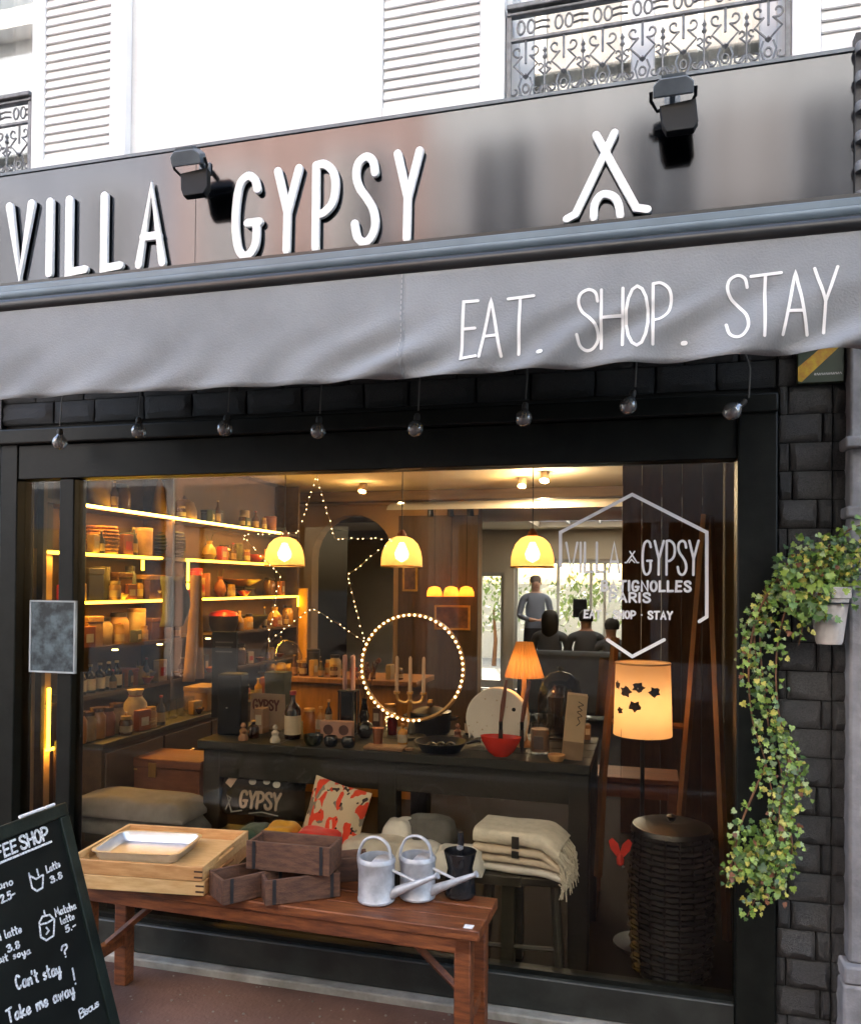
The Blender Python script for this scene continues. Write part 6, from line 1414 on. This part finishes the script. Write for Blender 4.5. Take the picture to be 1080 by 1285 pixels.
def fingers(J, E_, R_, wrist, d, s):
    """palm with four fingers and a thumb growing from joint index wrist along d"""
    base = Vector(J[wrist]); d = Vector(d).normalized(); side = d.cross(Vector((0,0,1)))
    side = side.normalized() if side.length > .1 else Vector((1,0,0)); up_ = side.cross(d)
    J.append(base+d*.05); E_.append((wrist, len(J)-1)); R_.append((.038,.02)); palm = len(J)-1
    for k, ln in enumerate((.062,.075,.07,.055)):
        J.append(base+d*.095+side*(-.03+.02*k)); E_.append((palm, len(J)-1)); R_.append(.009)
        J.append(base+d*(.095+ln*.8)+side*(-.034+.0225*k)-up_*.02); E_.append((len(J)-2, len(J)-1)); R_.append(.007)
    J.append(base+d*.05+side*(-.055*s)); E_.append((palm, len(J)-1)); R_.append(.010); J.append(base+d*.085+side*(-.07*s)); E_.append((len(J)-2, len(J)-1)); R_.append(.008)
def standing(label, loc, rz):
    J = [(0,0,.92),(0,0,1.10),(0,.0,1.28),(0,0,1.40),(0,-.01,1.47),(0,-.02,1.56),(0,-.015,1.645)]
    E_ = [(0,1),(1,2),(2,3),(3,4),(4,5),(5,6)]; R_ = [(.15,.10),(.145,.10),(.16,.11),(.11,.08),.052,(.076,.092),(.062,.075)]
    hp = []
    for s_ in (-1,1):
        i = len(J); J += [(s_*.175,0,1.375),(s_*.235,.0,1.12),(s_*.10,-.20,1.07)]; E_ += [(3,i),(i,i+1),(i+1,i+2)]; R_ += [.06,.045,.033]
        fingers(J, E_, R_, i+2, (-s_*.9,-.25,.05), s_); hp.append((s_*.03,-.24,1.08))
        i = len(J); J += [(s_*.095,0,.86),(s_*.105,-.01,.48),(s_*.11,.02,.09),(s_*.12,-.14,.035)]; E_ += [(0,i),(i,i+1),(i+1,i+2),(i+2,i+3)]; R_ += [.09,.062,.045,.035]
    t = person(label, loc, rz, J, E_, R_, (.20,.23,.30), (.60,.36,.27), (.3,.3,.3), 1.45, hp, (.04,.04,.05))
    sk = mat('skin_tone', (.50,.27,.19), .6)
    obj('nose', MB().lathe([(.004,.02),(.014,-.012),(0,-.018)], 8, (0,-.112,1.575)), sk, t); obj('mouth', MB().box(-.022,.022,-.107,-.10,1.528,1.535), mat('lips', (.35,.12,.10), .5), t)
    for s_ in (-1,1): obj('eye', MB().lathe([(0,-.008),(.010,0),(0,.008)], 8, (s_*.03,-.100,1.60)), lamp_black, t); obj('ear', MB().lathe([(0,-.03),(.012,0),(0,.03)], 8, (s_*.078,-.01,1.585)), sk, t)
    obj('hair', MB().lathe([(.083,-.02),(.088,.02),(.072,.065),(.04,.085),(0,.09)], 16, (0,.008,1.615), None, .98, 1.08), mat('grey_hair', (.16,.13,.11), .9), t)
def seated(label, loc, rz, hair, long_=False, s=1.0):
    J = [(0,0,.50),(0,0,.68),(0,-.01,.88),(0,-.01,1.0),(0,-.02,1.07),(0,-.03,1.16),(0,-.025,1.245)]
    E_ = [(0,1),(1,2),(2,3),(3,4),(4,5),(5,6)]; R_ = [(.17,.13),(.15,.11),(.165,.11),(.115,.08),.05,(.075,.09),(.06,.072)]; hp = []
    for k in (-1,1):
        i = len(J); J += [(k*.18,-.01,.975),(k*.24,-.06,.72),(k*.15,-.30,.70)]; E_ += [(3,i),(i,i+1),(i+1,i+2)]; R_ += [.06,.045,.033]; fingers(J, E_, R_, i+2, (-k*.3,-.9,-.1), k); hp.append((k*.13,-.38,.69))
        i = len(J); J += [(k*.10,-.08,.50),(k*.12,-.46,.50),(k*.12,-.48,.12),(k*.12,-.60,.05)]; E_ += [(0,i),(i,i+1),(i+1,i+2),(i+2,i+3)]; R_ += [.09,.07,.05,.04]
    t = person(label, loc, rz, J, E_, R_, (.07,.075,.09), (.45,.26,.19), hair, 1.055, hp); hm = mat('dark_hair', (.018,.013,.010), .8)
    if long_: obj('hair', MB().lathe([(.06,-.22),(.10,-.16),(.105,-.02),(.10,.05),(.07,.10),(.03,.12),(0,.122)], 16, (0,.012,1.18)), hm, t)
    else: obj('hair', MB().lathe([(.080,-.03),(.090,.02),(.078,.07),(.045,.1),(0,.108)], 16, (0,.012,1.20)), hm, t)
    obj('nose', MB().lathe([(.004,.02),(.014,-.012),(0,-.018)], 8, (0,-.122,1.175)), mat('skin_tone', (.50,.27,.19), .6), t)
P_ = at(671, 830, 8.5); standing('standing person in a dark blue-grey shirt with hands joined in front', (P_.x, 8.5, .03), rad(18))
P_ = at(690, 830, 6.75); seated('seated person with bushy dark hair seen from behind, left on the sofa', (P_.x, 6.72, .0), rad(175), (0,0,0), True)
P_ = at(735, 830, 6.75); seated('seated person with short dark hair seen from behind, middle of the sofa', (P_.x, 6.72, .0), rad(188), (0,0,0))
P_ = at(767, 830, 6.75); seated('seated person seen from behind at the right end of the sofa', (P_.x, 6.75, -.09), rad(200), (0,0,0))

# ================================================================ COURTYARD PLANTS
def shrub(label, loc, rx, ry, rz_, n, seed, mt_):
    t = thing('courtyard_shrub', label, 'shrub', loc, 0, 'shrubs in the courtyard'); rn = random.Random(seed); q = MB()
    for _ in range(n):
        a, b, r = rn.uniform(0,6.28), rn.uniform(-1,1), rn.random()**.4; lump = 1+.25*math.sin(a*3+seed)+.2*math.sin(b*7)
        c_ = Vector((math.cos(a)*math.sqrt(1-b*b)*rx*r*lump, math.sin(a)*math.sqrt(1-b*b)*ry*r*lump, 1.0+b*rz_*r*lump+.35))
        Mx = TR(c_) @ RZ(rn.uniform(0,6.3)) @ RX(rn.uniform(-1.2,1.2)) @ Matrix.Scale(rn.uniform(.05,.1), 4); q.add([Mx @ Vector(v_) for v_ in ((-.4,0,0),(0,.9,.1),(.4,0,0),(0,-.9,-.1))], [(0,1,2,3)])
    o = obj('crown', q, mt_, t); o['kind'] = 'stuff'
    obj('trunk', MB().tube([(0,0,0),(.03,0,.5),(-.02,.02,1.1)], [.05,.04,.02], 7), stem_mat, t)
sg_ = mat('shrub_green', (.20,.28,.09), .6, var=.4, scale=3); sg2 = mat('shrub_dark', (.04,.08,.03), .6, var=.4, scale=3)
shrub('pale green leafy shrub in the middle of the courtyard', (-1.1,12.2,0), .8,.5,.6, 420, 1, sg_); shrub('darker green shrub at the left of the courtyard', (-2.9,12.6,0), .8,.5,.7, 420, 2, sg_); shrub('green shrub at the right of the courtyard', (.3,12.8,0), .7,.5,.7, 380, 3, sg_)

# ================================================================ ACROSS THE STREET (seen in the sign and the glass)
def house(x0, x1, h, wallc, label, ncol, shut, shopc, y=-9.0):
    t = thing('opposite_house', label, 'building', ((x0+x1)/2, y, 0), 0, 'houses across the street'); w_ = x1-x0; hw = w_/2
    wm = mat('wall_'+label.split()[0]+str(ncol), wallc, .85, var=.08, scale=1.5, bump=.1)
    obj('wall', MB().box(-hw,hw,-4,0,0,h), wm, t); obj('cornice', MB().box(-hw-.0,hw+.0,.0005,.35,h-.35,h), white_plaster, t); obj('roof', MB().box(-hw,hw,-4,-.3,h+.001,h+1.2), lamp_grey, t)
    fl = 3.6
    wi = MB().box(-.5,.5,.0,.03,0,1.8).mesh('window'); wi.materials.append(thin_glass('far_glass', (.05,.055,.06), .25))
    while fl+2.6 < h:
        for k in range(ncol):
            xx = -hw+w_*(k+.5)/ncol; wn = obj('window', wi, None, t, loc=(xx,.0005,fl))
            obj('frame', MB().box(-.58,-.5,.0,.07,-.05,1.88).box(.5,.58,.0,.07,-.05,1.88).box(-.5,.5,0,.07,1.8,1.88).box(-.5,.5,0,.16,-.07,0).box(-.03,.03,.031,.05,0,1.8), white_paint, wn)
            if shut:
                for s_ in (-1,1): obj('shutter', MB().box(s_*.86-.26,s_*.86+.26,.001,.05,0,1.8), shut, t, loc=(xx,0,fl))
        fl += 2.9
    sh_ = obj('shopfront', MB().box(-hw+.2,hw-.2,.0005,.12,2.5,3.2).box(-hw+.2,-hw+.5,.0005,.1,0,2.5).box(hw-.5,hw-.2,.0005,.1,0,2.5).box(-.12,.12,.0005,.1,0,2.5).box(-hw+.5,-.12,.0005,.1,0,.5).box(.12,hw-.5,.0005,.1,0,.5), shopc, t)
    obj('shop_glass', MB().box(-hw+.5,hw-.5,.001,.02,.5,2.5), thin_glass('far_glass', (.05,.055,.06), .25), sh_)
house(-17,-7.7,12,(.34,.36,.40),'slate-grey house across the street, farthest left',4,None,mat('shop_blue',(.05,.07,.10),.5))
house(-7.68,-3.3,11,(.52,.34,.28),'salmon pink house across the street',2,None,mat('shop_grey',(.12,.12,.13),.5))
house(-3.28,3.6,12.5,(.62,.61,.57),'cream stone house across the street',3,mat('shutter_taupe',(.34,.30,.27),.6),mat('shop_pale',(.36,.39,.43),.5))
house(3.62,14,11.5,(.70,.69,.66),'white house across the street, farthest right',4,mat('shutter_grey',(.4,.42,.44),.6),mat('shop_green',(.12,.18,.15),.5))
